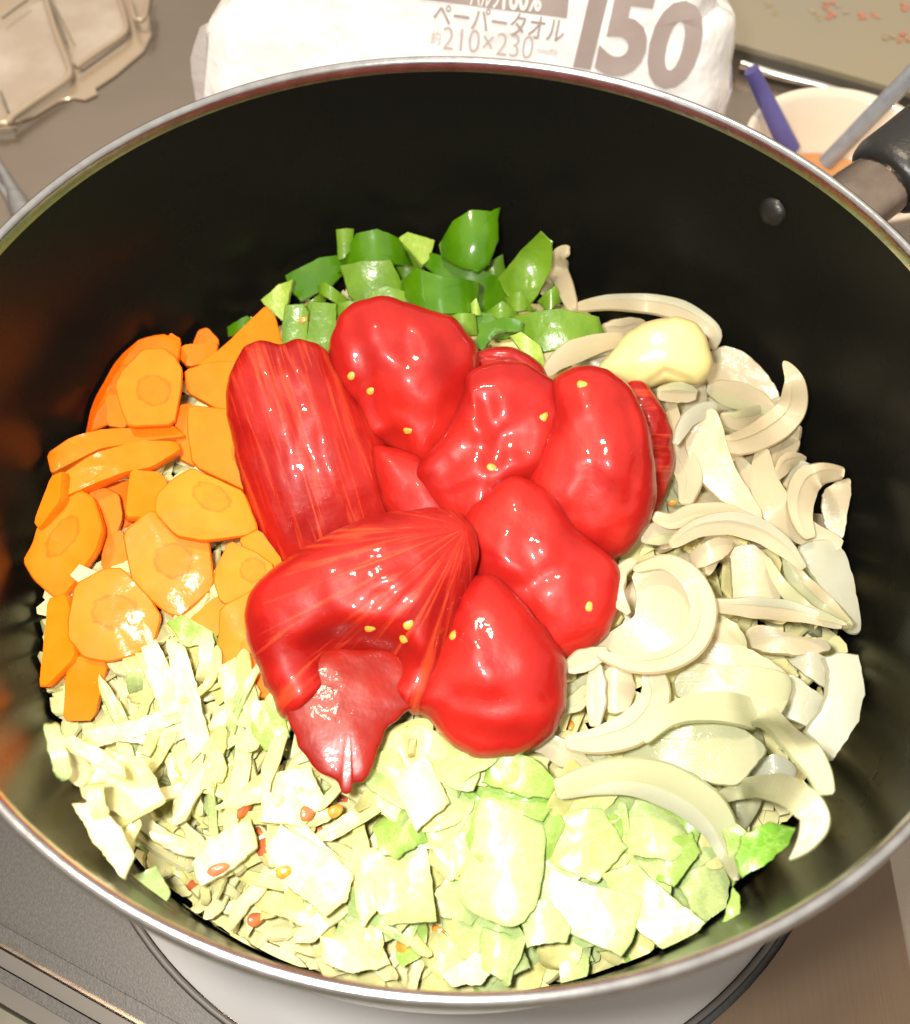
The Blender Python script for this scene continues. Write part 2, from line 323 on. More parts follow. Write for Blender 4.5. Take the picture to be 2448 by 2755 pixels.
PLANES = {}
def blob(name, outl, off, ht, hb, material, label, cat, group=None, ctr=None, dents=(), creases=(), axis=None, fan=None, lump=.0015, ls=55,
         pw=2.3, k=110, up=.12, jit=.00035, parent=None, wr=0.0, plane=None):
    """plump body: outline of the thing in a plane that leans to the viewer, swollen to both sides"""
    cen = np.mean(outl, 0) if ctr is None else np.array(ctr)
    if plane: n = plane[1]; o = onplane(cen, plane[0], n)
    else: o = onheap(cen, off); n = facing(o, up)
    PLANES[label] = (o, n); e1, e2 = fr(n)
    L2 = ccw(spline(local(outl, o, n, e1, e2), k)); c = local([cen], o, n, e1, e2)[0]
    sd = random.random()*50
    L2 = np.array([b+(b-c)/max(np.linalg.norm(b-c), 1e-6)*jit*2*nz(b[0]+sd, b[1], sd, 220) for b in L2])
    D = [(local([(x, y)], o, n, e1, e2)[0], r*S_m(o), a) for x, y, r, a in dents]
    C = [(local(pl, o, n, e1, e2), w, d) for pl, w, d in creases]
    if fan is not None: ap = local([fan], o, n, e1, e2)[0]
    if axis is not None:
        A = local(axis, o, n, e1, e2); ax = (A[1]-A[0])/np.linalg.norm(A[1]-A[0])
    else: ax = np.array((1., 0))
    cv = np.linalg.inv(np.cov((L2-c).T)); dm = np.mean([math.sqrt((b-c)@cv@(b-c)) for b in L2])
    def top(u, v, s):
        q = np.array((u-c[0], v-c[1])); m_ = math.sqrt(max(0, q@cv@q))/dm; w_ = min(1, s/.8); w_ = w_*w_*(3-2*w_)
        se = min(1, s*w_+min(m_, 1)*(1-w_))
        z = ht*(max(0, 1-se**pw))**.5
        f = (1-s**4)
        z += f*(lump*nz(u+sd, v, sd, ls) + lump*.45*nz(u, v+sd, sd, ls*2.7))
        for q, r, a in D: z += f*a*math.exp(-((u-q[0])**2+(v-q[1])**2)/(r*r))
        for pl, w, d in C:
            best = 9
            for i in range(len(pl)-1):
                a, b = pl[i], pl[i+1]; ab = b-a; t = max(0, min(1, np.dot((u-a[0], v-a[1]), ab)/np.dot(ab, ab)))
                best = min(best, math.hypot(u-a[0]-t*ab[0], v-a[1]-t*ab[1]))
            z -= f*d*math.exp(-(best/w)**2)
        if wr:
            if fan is not None: z += f*wr*math.sin(math.atan2(v-ap[1], u-ap[0])*34+3*nz(u, v, sd, 60))*min(1, math.hypot(u-ap[0], v-ap[1])/.02)
            else: z += f*wr*math.sin((v*ax[0]-u*ax[1])*1300+4*nz(u, v, sd, 70))
        return z
    def bot(u, v, s): return -hb*(max(0, 1-s**2.0))**.5 - .0001
    R = [math.sin(t*math.pi/2) for t in np.linspace(0, 1, 30)[1:]]
    V, F, uv, kind = radial(L2, R, top, bot, o, e1, e2, n, c)
    if fan is not None:
        d = uv-ap; UV = np.c_[np.hypot(d[:, 0], d[:, 1])/.05, np.arctan2(d[:, 1], d[:, 0])*.55]
    else: UV = np.c_[(uv@ax)/.05, (uv@np.array((-ax[1], ax[0])))/.05]
    ob = link(name, V, F, material, origin=o - Vector((0, 0, hb*.7)), uv=UV, parent=parent)
    if label: tag(ob, label, cat, group)
    return ob
def S_m(o): return (o-CAM).dot(FWD)/FPX          # metres per picture pixel at a place

def slab(name, outl, off, t, mats, label, cat, group=None, core=None, up=.4, tilt=(0, 0), chamfer=.0005, k=44, bend=0.0, bang=0.0, wave=0.0, ws=90,
         corners=True, soft=0, jit=0.0, rings=None, flip=False, top_mat=None, twist=0.0, axis=None, cup=0.0, o=None, parent=None, L2=None, n=None, e1=None):
    """a slice or leaf: outline, thickness, bend, ruffles; slot 0 = face to the viewer, 1 = rest"""
    if L2 is None:
        cen = np.mean(outl, 0); o = onheap(cen, off); n = facing(o, up, tilt); e1, e2 = fr(n)
        L2 = local(outl, o, n, e1, e2)
        for _ in range(soft): L2 = np.array([w for i in range(len(L2)) for w in (L2[i]*.88+L2[(i+1) % len(L2)]*.12, L2[i]*.12+L2[(i+1) % len(L2)]*.88)])
        L2 = ccw(polyline(L2, k) if corners else spline(L2, k))
    else: e2 = n.cross(e1)
    c = L2.mean(0); sd = random.random()*50
    if jit: L2 = np.array([b+jit*np.array((nz(b[0]+sd, b[1], sd, 420), nz(b[0], b[1]+sd, sd, 420))) + jit*.6*np.array((nz(b[0]+sd, b[1], sd, 1300), nz(b[0], b[1]+sd, sd, 1300))) for b in L2])
    ext = max(np.linalg.norm(L2-c, axis=1)); ca, sa = math.cos(bang), math.sin(bang)
    def g(u, v):
        a = ((u-c[0])*ca+(v-c[1])*sa)/ext; b = (-(u-c[0])*sa+(v-c[1])*ca)/ext
        return -bend*a*a + twist*a*b + cup*(a*a+b*b) + wave*nz(u+sd, v, sd, ws) + wave*.5*nz(u, v+sd, sd, ws*2.4)
    def top(u, v, s): return g(u, v) - (chamfer if s > .999 else 0)
    def bot(u, v, s): return g(u, v) - t + (chamfer if s > .999 else 0)
    R = rings or [.3, .6, .82, .965, 1.0]
    V, F, uv, kind = radial(L2, R, top, bot, o, e1, e2, n, c)
    if core is not None:
        (cx, cy), rx, ry, an = core; q = local([(cx, cy)], o, n, e1, e2)[0]; m = S_m(o)
        d = uv-q; an = math.radians(an); x = d[:, 0]*math.cos(an)+d[:, 1]*math.sin(an); y = -d[:, 0]*math.sin(an)+d[:, 1]*math.cos(an)
        UV = np.c_[x/(rx*m), y/(ry*m)]
    else:
        if axis is not None:
            A = local(axis, o, n, e1, e2); ax = (A[1]-A[0])/np.linalg.norm(A[1]-A[0])
        else: ax = np.array((ca, sa))
        UV = np.c_[(uv@ax)/.05, (uv@np.array((-ax[1], ax[0])))/.05]
        if core is None and mats[0] == 'carrot': UV = UV*0 + 1.4 + np.c_[uv[:, 0], uv[:, 1]]*20
    mi = [0 if kd == 0 else 1 for kd in kind] if len(mats) > 1 else [0]*len(kind)
    if flip: mi = [0 if kd == 2 else 1 for kd in kind]
    ob = link(name, V, F, mats, origin=o - n*t, uv=UV, mi=mi, sharp=38, parent=parent)
    if label: tag(ob, label, cat, group)
    return ob

def strip(name, line, w, t, off, material, label, cat, group=None, roll=0.0, tip=(.5, .5), n=30, offs=None, arch=.0, groove=.18, parent=None, layer=0, layer_mat='onion_clear'):
    """a curved sliver with a rounded four-sided section: width w seen from the front, depth t"""
    k = len(line); pts = [onheap(p, off + (offs[i] if offs else 0)) for i, p in enumerate(line)]
    P = spline([tuple(q) for q in pts], n, closed=False)
    if arch: 
        for i in range(n): P[i][2] += arch*math.sin(math.pi*i/(n-1))
    V, F, UV = [], [], []; sd = random.random()*40
    cup = random.choice((.02, .05, -.03))*(1 if groove else 0)
    sec = [(-.5+j/7, 1) for j in range(8)] + [(.5-j/7, -1) for j in range(8)]
    for i in range(n):
        p = Vector(P[i]); T = (Vector(P[min(i+1, n-1)])-Vector(P[max(i-1, 0)])).normalized()
        N_ = facing(p, .25); N_ = (N_-T*N_.dot(T)).normalized(); B = T.cross(N_)
        a = math.radians(roll); N2 = N_*math.cos(a)+B*math.sin(a); B2 = B*math.cos(a)-N_*math.sin(a)
        s = i/(n-1)
        e = min(tip[0]*.75+(1-tip[0]*.75)*math.sin(min(1, s/.48)*math.pi/2), tip[1]*.75+(1-tip[1]*.75)*math.sin(min(1, (1-s)/.48)*math.pi/2))
        ww = w*e*(1+.07*nz(s*3, sd, 0, 1.7)); tt = t*(.45+.55*e)
        if i in (0, n-1): ww *= .8; tt *= .7
        for (x, y) in sec:
            th = tt*.5
            q = p + B2*(x*ww) + N2*(cup*ww*(1-4*x*x) + y*th) + B2*(.0004*nz(s*6, x*2, sd, 1)); V.append(q); UV.append((s*1.2, x*ww/.05*1.5))
    for i in range(n-1):
        for j in range(16):
            F.append((i*16+j, (i+1)*16+j, (i+1)*16+(j+1) % 16, i*16+(j+1) % 16))
    F.append(tuple(range(16))); F.append(tuple((n-1)*16+j for j in range(15, -1, -1)))
    ob = link(name, V, F, material, origin=min((Vector(p) for p in P), key=lambda q: q.z), uv=UV, sharp=45, parent=parent)
    if layer:
        V2, UV2 = [], []
        for i in range(n):
            ring_ = V[i*16:(i+1)*16]; c_ = sum(ring_, Vector())/16; s_ = i/(n-1)
            ed = ring_[7] if layer > 0 else ring_[0]; N_ = facing(c_, .25)
            for q in ring_: V2.append(c_ + (ed-c_)*.62 + (q-c_)*.40*math.sin(math.pi*(.06+.88*s_))**.5 + N_*(.0011*math.sin(math.pi*s_)-.0002))
            UV2 += UV[i*16:(i+1)*16]
        link('onion_layer', V2, F, layer_mat, origin=ob.location, parent=ob, uv=UV2, sharp=45)
    if label: tag(ob, label, cat, group)
    return ob
def lathe(name, prof, seg, material, origin, parent=None, sharp=45, scale=(1, 1)):
    V, F = [], []; k = len(prof)
    for i in range(seg):
        a = 2*math.pi*i/seg
        for r, z in prof: V.append(Vector((r*math.cos(a), r*math.sin(a), z)))
    for i in range(seg):
        for j in range(k-1):
            F.append((i*k+j, ((i+1) % seg)*k+j, ((i+1) % seg)*k+j+1, i*k+j+1))
    return link(name, [v + Vector(origin) for v in V], F, material, origin=origin, parent=parent, sharp=sharp)
def tube(name, pts, radii, material, seg=20, parent=None, flat=1.0, origin=None, up=Vector((0, 0, 1)), tag_=None):
    V, F = [], []; n = len(pts); P = [Vector(p) for p in pts]
    for i in range(n):
        T = (P[min(i+1, n-1)]-P[max(i-1, 0)]).normalized(); B = T.cross(up).normalized(); U = B.cross(T)
        for j in range(seg):
            a = 2*math.pi*j/seg; V.append(P[i]+B*math.cos(a)*radii[i]+U*math.sin(a)*radii[i]*flat)
    for i in range(n-1):
        for j in range(seg): F.append((i*seg+j, i*seg+(j+1) % seg, (i+1)*seg+(j+1) % seg, (i+1)*seg+j))
    F.append(tuple(range(seg-1, -1, -1))); F.append(tuple((n-1)*seg+j for j in range(seg)))
    return link(name, V, F, material, origin=origin if origin is not None else P[0], parent=parent, sharp=50)
def prism(name, poly, z0, z1, material, parent=None, bev=.0008, origin=None):
    P = [Vector(p) for p in poly]
    a = sum(P[i].x*P[(i+1) % len(P)].y-P[(i+1) % len(P)].x*P[i].y for i in range(len(P)))
    if a < 0: P = P[::-1]
    k = len(P); c = sum(P, Vector())/k; V = []
    for f, z in ((0, z0), (0, z1-bev), (bev, z1)):
        for p in P: q = p+(c-p).normalized()*f; V.append(Vector((q.x, q.y, z)))
    F = [tuple(range(k-1, -1, -1)), tuple(2*k+i for i in range(k))]
    for r in range(2):
        for i in range(k): F.append((r*k+i, r*k+(i+1) % k, (r+1)*k+(i+1) % k, (r+1)*k+i))
    return link(name, V, F, material, origin=origin if origin is not None else Vector((c.x, c.y, z0)), parent=parent, sharp=30, smooth=False)

# ------------------------------------------------------------------ the setting: worktop, hob, drip pan
BZ = -0.012
wt = prism('worktop', [(-1.2, -.7, 0), (1.2, -.7, 0), (1.2, 1.3, 0), (-1.2, 1.3, 0)], BZ-.03, BZ, 'bench'); tag(wt, kind='structure')
wt['label'] = 'brushed brown grey steel worktop behind the pot'
# hob plate: near edge follows the ridge at the lower left, right edge the dark gap
eA = onz(RD([(-60, 1838)])[0], 0); eB = onz(RD([(330, 2058)])[0], 0); dl = (eB-eA).normalized()
g0 = onz(RD([(1772, 1700)])[0], 0); g1 = onz(RD([(1790, 2044)])[0], 0); dr = (g1-g0).normalized()
cn = Vector((0.005, -0.013, 0)); RB = 0.1395
pl_pts = [eA-dl*.12, eB+dl*.25]
xc = eB+dl*.25
hob = empty('gas_hob', (0, 0, 0), 'dark grey metal gas hob under the black pot', 'hob')
lft = [eA-dl*.10, eA+dl*.45]
# top plate and the tinted sheet at its right share the disc opening
def plate(name, out, material):
    ring = [cn+Vector((math.cos(a), math.sin(a), 0))*RB for a in np.linspace(0, 2*math.pi, 121)[:-1]]
    V, F = [], []
    for q in ring:
        d = (q-cn).normalized(); V.append(q); best = 9
        for i in range(len(out)):
            a, b = out[i], out[(i+1) % len(out)]; ab = b-a; den = d.x*ab.y-d.y*ab.x
            if abs(den) < 1e-9: continue
            ac = a-cn; t = (ac.x*ab.y-ac.y*ab.x)/den; s = (ac.x*d.y-ac.y*d.x)/den
            if t > 0 and -1e-6 <= s <= 1+1e-6: best = min(best, t)
        V.append(cn+d*best)
    k = len(ring)
    for i in range(k):
        j = (i+1) % k; F.append((2*i, 2*i+1, 2*j+1, 2*j))
    V2 = [v-Vector((0, 0, .006)) for v in V]; n0 = len(V)
    for i in range(k):
        j = (i+1) % k; F.append((n0+2*i, n0+2*j, n0+2*j+1, n0+2*i+1)); F.append((2*i, 2*j, n0+2*j, n0+2*i)); F.append((2*i+1, n0+2*i+1, n0+2*j+1, 2*j+1))
    return link(name, V+V2, F, material, origin=(0, 0, 0), parent=hob, sharp=30)
far = Vector((-.26, .165, 0))
cornerL = eA-dl*.06
seam = eB+dl*.075
out = [far, cornerL, seam, Vector((seam.x+.02, seam.y, 0)), g1+dr*.06, g0-dr*.02, Vector((g0.x, .165, 0))]
plate('top_plate', out, 'hob')
# added sheet on the right half: warm room reflection put into its brown colour
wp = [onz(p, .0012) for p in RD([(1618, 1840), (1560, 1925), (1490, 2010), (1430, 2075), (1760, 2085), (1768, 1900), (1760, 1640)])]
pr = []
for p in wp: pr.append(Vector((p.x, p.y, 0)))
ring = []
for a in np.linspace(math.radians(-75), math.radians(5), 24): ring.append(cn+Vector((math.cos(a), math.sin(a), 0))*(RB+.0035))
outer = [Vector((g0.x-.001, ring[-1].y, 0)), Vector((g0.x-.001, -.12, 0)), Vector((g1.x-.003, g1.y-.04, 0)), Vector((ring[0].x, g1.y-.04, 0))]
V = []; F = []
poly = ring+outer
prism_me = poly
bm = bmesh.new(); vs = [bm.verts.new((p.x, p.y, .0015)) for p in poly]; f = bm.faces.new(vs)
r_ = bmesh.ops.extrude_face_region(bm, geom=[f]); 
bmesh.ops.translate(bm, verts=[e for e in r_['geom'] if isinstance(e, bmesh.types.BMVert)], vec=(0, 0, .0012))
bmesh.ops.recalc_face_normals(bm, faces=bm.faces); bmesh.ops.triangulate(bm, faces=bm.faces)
me = bpy.data.meshes.new('warm_reflection_sheet'); bm.to_mesh(me); bm.free(); me.materials.append(M['hob_warm_refl'])
sp = bpy.data.objects.new('warm_reflection_sheet', me); col.objects.link(sp); sp.parent = hob; sp['label'] = 'right part of the hob plate with warm room reflection painted in brown'
# groove ring and drip pan
lathe('burner_ring', [(RB-.0005, -.004), (RB-.0005, .0012), (RB+.0004, .0016), (RB+.0012, .0014), (RB+.0018, .0004), (RB+.0018, -.004)], 128, 'groove', cn, hob)
lathe('drip_pan', [(.0, -.004), (.05, -.004), (.10, -.0045), (.130, -.0035), (RB-.0008, -.0005)], 128, 'pan', cn, hob)
lathe('pot_support', [(.060, -.004), (.060, .0195), (.068, .0195), (.068, -.004)], 64, 'groove', cn+Vector((0, .01, 0)), hob)
# raised double edge of the hob at the lower left
nl = Vector((-dl.y, dl.x, 0))
if nl.dot(-eA) < 0: nl = -nl
for i, (d0, d1, h, m_) in enumerate(((-.0005, .0035, .0035, 'hob'), (-.0065, -.0025, .001, 'groove'), (-.0100, -.0068, .0025, 'hob'), (-.0150, -.0104, -.002, 'groove'))):
    a0, a1 = eA-dl*.08, eB+dl*.12
    prism('edge_ridge', [a0+nl*d0, a1+nl*d0, a1+nl*d1, a0+nl*d1], -.012, h, m_, parent=hob, bev=.0006)
a0, a1 = eA-dl*.1, eB+dl*.25
ct = prism('counter', [a0-nl*.016, a1-nl*.016, a1-nl*.3, a0-nl*.3], -.06, -.004, 'olive'); tag(ct, kind='structure')
ct['label'] = 'olive grey counter in the lower left corner'

# ------------------------------------------------------------------ the pot
pot = empty('cooking_pot', (0, 0, .02), 'large deep black nonstick pot with silver rim full of vegetables', 'pot')
def pr_(l): return [(r, z+RIM) for r, z in l]
inner = [(.0, -.127), (.06, -.127), (.112, -.127)] + [(.112+.018*math.sin(a), -.109-.018*math.cos(a)) for a in np.linspace(.15, 1.45, 9)] + [(.1315, -.09), (.1345, -.05), (.1366, -.018), (.1372, -.0045)]
lathe('inner_wall', pr_(inner)[::-1], 200, 'nonstick', (0, 0, 0), pot)
rimp = [(.1372, -.0045), (.1373, -.0016), (.1378, -.0004), (.1386, 0), (.1394, -.0002), (.1400, -.0010), (.1403, -.0026), (.1400, -.0046), (.1391, -.0058), (.1380, -.0060)]
lathe('rim', pr_(rimp)[::-1], 240, 'alu', (0, 0, 0), pot, sharp=80)
outp = [(.1382, -.0056), (.1384, -.010), (.1375, -.04), (.1355, -.08), (.1335, -.108), (.129, -.122), (.118, -.1295), (.06, -.130), (0, -.130)]
lathe('outer_wall', pr_(outp)[::-1], 200, 'pot_out', (0, 0, 0), pot, sharp=60)
# handle: direction of the ferrule
hp = onz(RD([(1695, 372)])[0], RIM-.004); ha = math.atan2(hp.y, hp.x)
hd = Vector((math.cos(ha), math.sin(ha), 0)); hs = Vector((-hd.y, hd.x, 0))
def hpt(r, z, s=0): return hd*r+hs*s+Vector((0, 0, RIM+z))
fe = tube('ferrule', [hpt(.1425, -.0185), hpt(.1435, -.0184), hpt(.149, -.0160), hpt(.156, -.013), hpt(.168, -.0105)], [.0135, .0128, .0122, .0116, .0112], 'ferrule', 28, pot, flat=.72)
gp = tube('grip', [hpt(.1645, -.0112), hpt(.166, -.0108), hpt(.169, -.0098), hpt(.178, -.007), hpt(.20, 0.002), hpt(.25, .018), hpt(.30, .030)], [.0118, .0140, .0150, .0150, .0145, .015, .012], 'black', 32, pot, flat=.78)
for s in (-.0,):
    rv = onz(RD([(1540, 425)])[0], RIM-.032)
    ra = math.atan2(rv.y, rv.x); rd = Vector((math.cos(ra), math.sin(ra), 0)); rz = None
    # where the sight line meets the inner wall
    d = ray(RD([(1540, 425)])[0]); t = .2
    while t < .6:
        q = CAM+d*t
        if math.hypot(q.x, q.y) > .1355 and q.z < RIM: break
        t += .0005
    q = CAM+d*t; rd = Vector((q.x, q.y, 0)).normalized(); rs = Vector((-rd.y, rd.x, 0)); V = []; F = []
    for i in range(7):
        a = i/6*math.pi/2; rr = .0050*math.cos(a) if i < 6 else .0001; dd = .0026*math.sin(a)
        for j in range(24):
            b = 2*math.pi*j/24; V.append(q - rd*(dd-.0006) + rs*rr*math.cos(b) + Vector((0, 0, rr*math.sin(b))))
    for i in range(6):
        for j in range(24): F.append((i*24+j, i*24+(j+1) % 24, (i+1)*24+(j+1) % 24, (i+1)*24+j))
    link('rivet', V, F, 'black', origin=q, parent=pot)

# ------------------------------------------------------------------ behind the pot
# paper towel pack leaning upright
PY = .225
po = Vector((0.0, PY, RIM-.05)); pn = Vector((.02, -1, .22)).normalized()
pe1 = (RGT - pn*RGT.dot(pn)).normalized()
def onpack(p, lift=0.0): return onplane(p, po, pn) + pn*lift
pack = empty('paper_towel_pack', (0, PY+.03, BZ), 'white plastic pack of paper towels standing behind the pot', 'paper towels')
outl = RD([(372, 330), (380, 190), (388, 95), (405, 62), (440, 28), (470, -8), (500, -120), (800, -250), (1200, -250), (1440, -120), (1452, -20), (1440, 45), (1484, 62), (1486, 110), (1476, 160), (1478, 215), (1440, 330), (900, 420)])
L2 = []
e2_ = pn.cross(pe1)
for p in polyline(outl, 130):
    q = onplane(p, po, pn)-po; L2.append((q.dot(pe1), q.dot(e2_)))
L2 = ccw(np.array(L2)); sdp = 3.3
def psurf(u, v): return .0016*nz(u, v, 2, 22)+.0005*nz(u, v, 9, 60)
def ptop(u, v, s): return -.02*max(0, s-.86)**1.5*18 + psurf(u, v)
def pbot(u, v, s): return -.055
V, F, uv, kind = radial(L2, [.06, .12, .18, .24, .3, .36, .42, .48, .54, .6, .66, .72, .78, .83, .87, .9, .93, .96, .98, 1.0], ptop, pbot, po, pe1, e2_, pn)
body = link('wrapper', V, F, 'film', origin=pack.location, parent=pack, sharp=60)
# clear seam at the left
sm = [onpack(p, -.012) for p in R1([(1745, 300), (1690, 330), (1640, 480), (1608, 600), (1620, 760), (1640, 860), (1660, 1000), (1760, 1000)])]
cS = sum(sm, Vector())/len(sm); V = sm+[p-pn*.002 for p in sm]; k = len(sm)
F = [tuple(range(k)), tuple(range(2*k-1, k-1, -1))]+[(i, k+i, k+(i+1) % k, (i+1) % k) for i in range(k)]
link('side_seam', V, F, 'filmclear', origin=cS, parent=pack, smooth=False)
def text(name, body_, p0, p1, height_px, material, parent, lift=.0025, bold=0.0, sx=None):
    """flat print whose base line runs from p0 to p1"""
    a, b = onpack(p0, lift), onpack(p1, lift); d = (b-a); w = d.length; e1 = d.normalized(); e2 = pn.cross(e1)
    cu = bpy.data.curves.new(name, 'FONT'); cu.body = body_; cu.size = 1.0; cu.offset = bold; cu.resolution_u = 4
    tmp = bpy.data.objects.new(name, cu); col.objects.link(tmp)
    bpy.context.view_layer.update(); dg = bpy.context.evaluated_depsgraph_get()
    me = bpy.data.meshes.new_from_object(tmp.evaluated_get(dg)); bpy.data.objects.remove(tmp)
    co = np.empty(len(me.vertices)*3); me.vertices.foreach_get('co', co); co = co.reshape(-1, 3)
    mn, mxx = co.min(0), co.max(0); hgt = height_px*S_m(a)/abs(pn.dot(FWD))**.5
    co[:, 0] = (co[:, 0]-mn[0])/(mxx[0]-mn[0])*w; co[:, 1] = (co[:, 1]-max(mn[1], -9))/(mxx[1]-mn[1])*hgt
    W_ = []
    for x, y, _ in co:
        q = a+e1*float(x)+e2*float(y)-pn*lift; q += pn*(psurf((q-po).dot(pe1), (q-po).dot(e2_))+lift*.18); W_.append(q-parent.location)
    me.vertices.foreach_set('co', np.array([tuple(v) for v in W_]).ravel()); me.materials.clear(); me.materials.append(M[material]); me.update()
    o = bpy.data.objects.new(name, me); col.objects.link(o); o.parent = parent
    return o
R3b = reg(1100, 0, 900/1816)
def q1(x, y): return R3b([(x, y)])[0]
# banner and its words
bn = [onpack(p, psurf((onpack(p)-po).dot(pe1), (onpack(p)-po).dot(e2_))+.0004) for p in R3b([(60, -60), (870, -60+20), (856, 96), (500, 50), (150, 4), (60, -6)])]
k = len(bn); link('banner', bn, [tuple(range(k))], 'print', origin=bn[0], parent=pack, smooth=False)
text('lettering', 'パルプ', q1(330, 28), q1(500, 46), 52, 'print_white', pack, .0030, .02)
text('lettering', '100%', q1(505, 48), q1(716, 58), 50, 'print_white', pack, .0030, .03)
text('lettering', 'ペーパータオル', q1(128, 134), q1(832, 232), 52, 'print', pack, .0026, .012)
text('lettering', '約', q1(115, 240), q1(168, 248), 32, 'print_light', pack, .0026)
text('lettering', '210×230', q1(180, 268), q1(665, 318), 50, 'print_light', pack, .0026, -.008)
text('lettering', 'mm(約)', q1(690, 290), q1(800, 306), 18, 'print_light', pack, .0026)
text('lettering', '1', q1(890, 362), q1(985, 378), 195, 'print', pack, .0026, .04)
text('lettering', '5', q1(1000, 400), q1(1248, 432), 190, 'print', pack, .0026, .04)
text('lettering', '0', q1(1254, 470), q1(1520, 496), 185, 'print', pack, .0026, .04)

# floral board at the upper right
bz = BZ+.016
bp = [onz(p, bz) for p in RD([(1440, 78), (1498, 93), (1642, 132), (1781, 172), (2150, 280), (2150, -200), (1500, -330), (1380, -120)])]
brd = empty('floral_board', (bp[0].x, bp[0].y, BZ), 'cream board with small red flower print behind the white bowl', 'tray')
prism('board_top', bp, bz-.004, bz, 'tray', parent=brd)
prism('board_side', [p-Vector((0, -.0018, 0)) for p in bp], BZ, bz-.0042, 'tray_edge', parent=brd)
for (fx, fy, sc_, nn, m_) in ((1050, 60, 60, 9, 'flower'), (1075, 140, 45, 7, 'flower'), (960, 130, 55, 5, 'leafprint'), (1350, 130, 45, 7, 'flower'), (1450, 132, 30, 4, 'flower'), (1210, 125, 35, 4, 'leafprint'),
                              (1700, 320, 60, 8, 'flower'), (1570, 320, 50, 7, 'leafprint'), (1720, 60, 40, 6, 'flower'), (540, 30, 30, 5, 'leafprint'), (600, 100, 25, 4, 'leafprint'), (1130, 40, 28, 3, 'leafprint'), (910, 90, 24, 3, 'leafprint')):
    V, F = [], []
    for i in range(nn):
        c = Vector(onz(R2([(fx+random.uniform(-1, 1)*sc_*.8, fy+random.uniform(-1, 1)*sc_*.7)])[0], bz+.0003)); r = random.uniform(.0007, .0017); s0 = len(V); an = random.uniform(0, 3)
        for j in range(9):
            a = 2*math.pi*j/9; x, y = r*1.5*math.cos(a), r*.9*math.sin(a); V.append(c+Vector((x*math.cos(an)-y*math.sin(an), x*math.sin(an)+y*math.cos(an), .00005*i)))
        F.append(tuple(range(s0, s0+9)))
    link('flower_print', V, F, m_, origin=V[0], parent=brd, smooth=False)
# bright steel rail along the board
rl = [onz(p, BZ+.006) for p in R2([(300, 548), (600, 640), (930, 720), (1300, 830), (2200, 1130)])]
rail = tube('steel_rail', rl, [.0026]*5, 'steel', 12, None); tag(rail, 'thin bright steel rail below the floral board', 'rail')
# white bowl with broth
bc = onz(RD([(1694, 302)])[0], RIM-.098); br = .0490
bowl = empty('soup_bowl', (bc.x, bc.y, BZ), 'small white bowl with orange broth beside the pot handle', 'bowl')
hB = bc.z-BZ
prof = [(.020, 0), (.022, .001), (.024, .006), (.034, .02), (.0435, hB-.012), (br-.0005, hB-.002), (br, hB), (br-.0012, hB+.0012), (br-.0035, hB+.0006), (br-.0052, hB-.0025), (.0395, hB-.014), (.031, .024), (.02, .010), (0, .008)]
lathe('bowl_body', prof[::-1], 96, 'bowl', bowl.location, bowl, sharp=60)
lz = hB-.027
lathe('broth', [(0.0, lz), (.02, lz), (.0335, lz+.0003)], 64, 'broth', bowl.location, bowl)
def leaning(name, pA, pB, zB, zA, r0, r1, material, label, cat, n=8, flat=1.0, ext=1.0):
    a, b = onz(pA, zA), onz(pB, zB); a = b+(a-b)*ext
    pts = [b+(a-b)*i/(n-1) for i in range(n)]
    o = tube(name, pts, [r0+(r1-r0)*i/(n-1) for i in range(n)], material, 16, None, flat=flat); return tag(o, label, cat)
st = leaning('blue_stick', R2([(385, 600)])[0], R2([(720, 1290)])[0], RIM-.112, RIM-.075, .0050, .0034, 'blue', 'blue violet tapered plastic stick leaning in the white bowl', 'utensil')
ml = leaning('ladle_handle', R2([(1745, 660)])[0], R2([(1030, 1400)])[0], RIM-.112, RIM-.062, .0042, .0040, 'handle_steel', 'round silver metal utensil handle leaning over the white bowl', 'utensil', ext=1.8)

# cream rack at the upper left
rz = BZ+.0065
rack = empty('dish_rack', (onz(R1([(300, 300)])[0], rz).x, onz(R1([(300, 300)])[0], rz).y, BZ), 'cream wire rack over pale shiny panels in the upper left corner', 'rack')
tr = [onz(p, rz-.0045) for p in R1([(-300, 1100), (120, 1060), (300, 1000), (500, 880), (640, 845), (740, 860), (845, 810), (830, 760), (1000, 650), (1250, 440), (1320, 300), (1300, 100), (1330, -100), (-300, -300)])]
prism('tray_base', tr, BZ+.0005, rz-.0045, 'cream', parent=rack)
for pl in ([(-250, 500), (20, 170), (230, 10), (400, -60), (480, 250), (585, 540), (590, 640), (110, 980), (60, 960), (-40, 780)], [(640, 360), (460, 0), (480, -150), (1050, -150), (1090, 200), (1080, 290), (700, 560), (620, 500)]):
    pp = [onz(p, rz) for p in R1(pl)]
    pn_ = prism('panel', pp, rz-.004, rz-.003, 'panel', parent=rack)
def wire(ptsl, r, lift=0.0): tube('wire_frame', [tuple(q) for q in spline([tuple(onz(p, rz+lift)) for p in R1(ptsl)], 40, closed=False)], [r]*40, 'cream', 10, rack)
wire([(-80, 1080), (60, 1070), (130, 1000), (400, 815), (590, 680), (600, 580), (540, 420), (470, 230), (400, 0), (350, -150)], .0021)
wire([(660, 585), (720, 545), (900, 420), (1080, 290), (1100, 200), (1060, 50), (1020, -80)], .0018)
wire([(1120, -60), (1160, 120), (1200, 175), (1260, 150), (1290, 0), (1300, -80)], .0016, .004)
for ptsl in ([(440, 0), (510, 180), (575, 370)], [(20, 160), (120, 85), (240, 0)], [(5, 800), (40, 900), (70, 980)]):
    tube('panel_joint', [onz(p, rz+.0004) for p in R1(ptsl)], [.0007]*3, 'tray_edge', 8, rack)
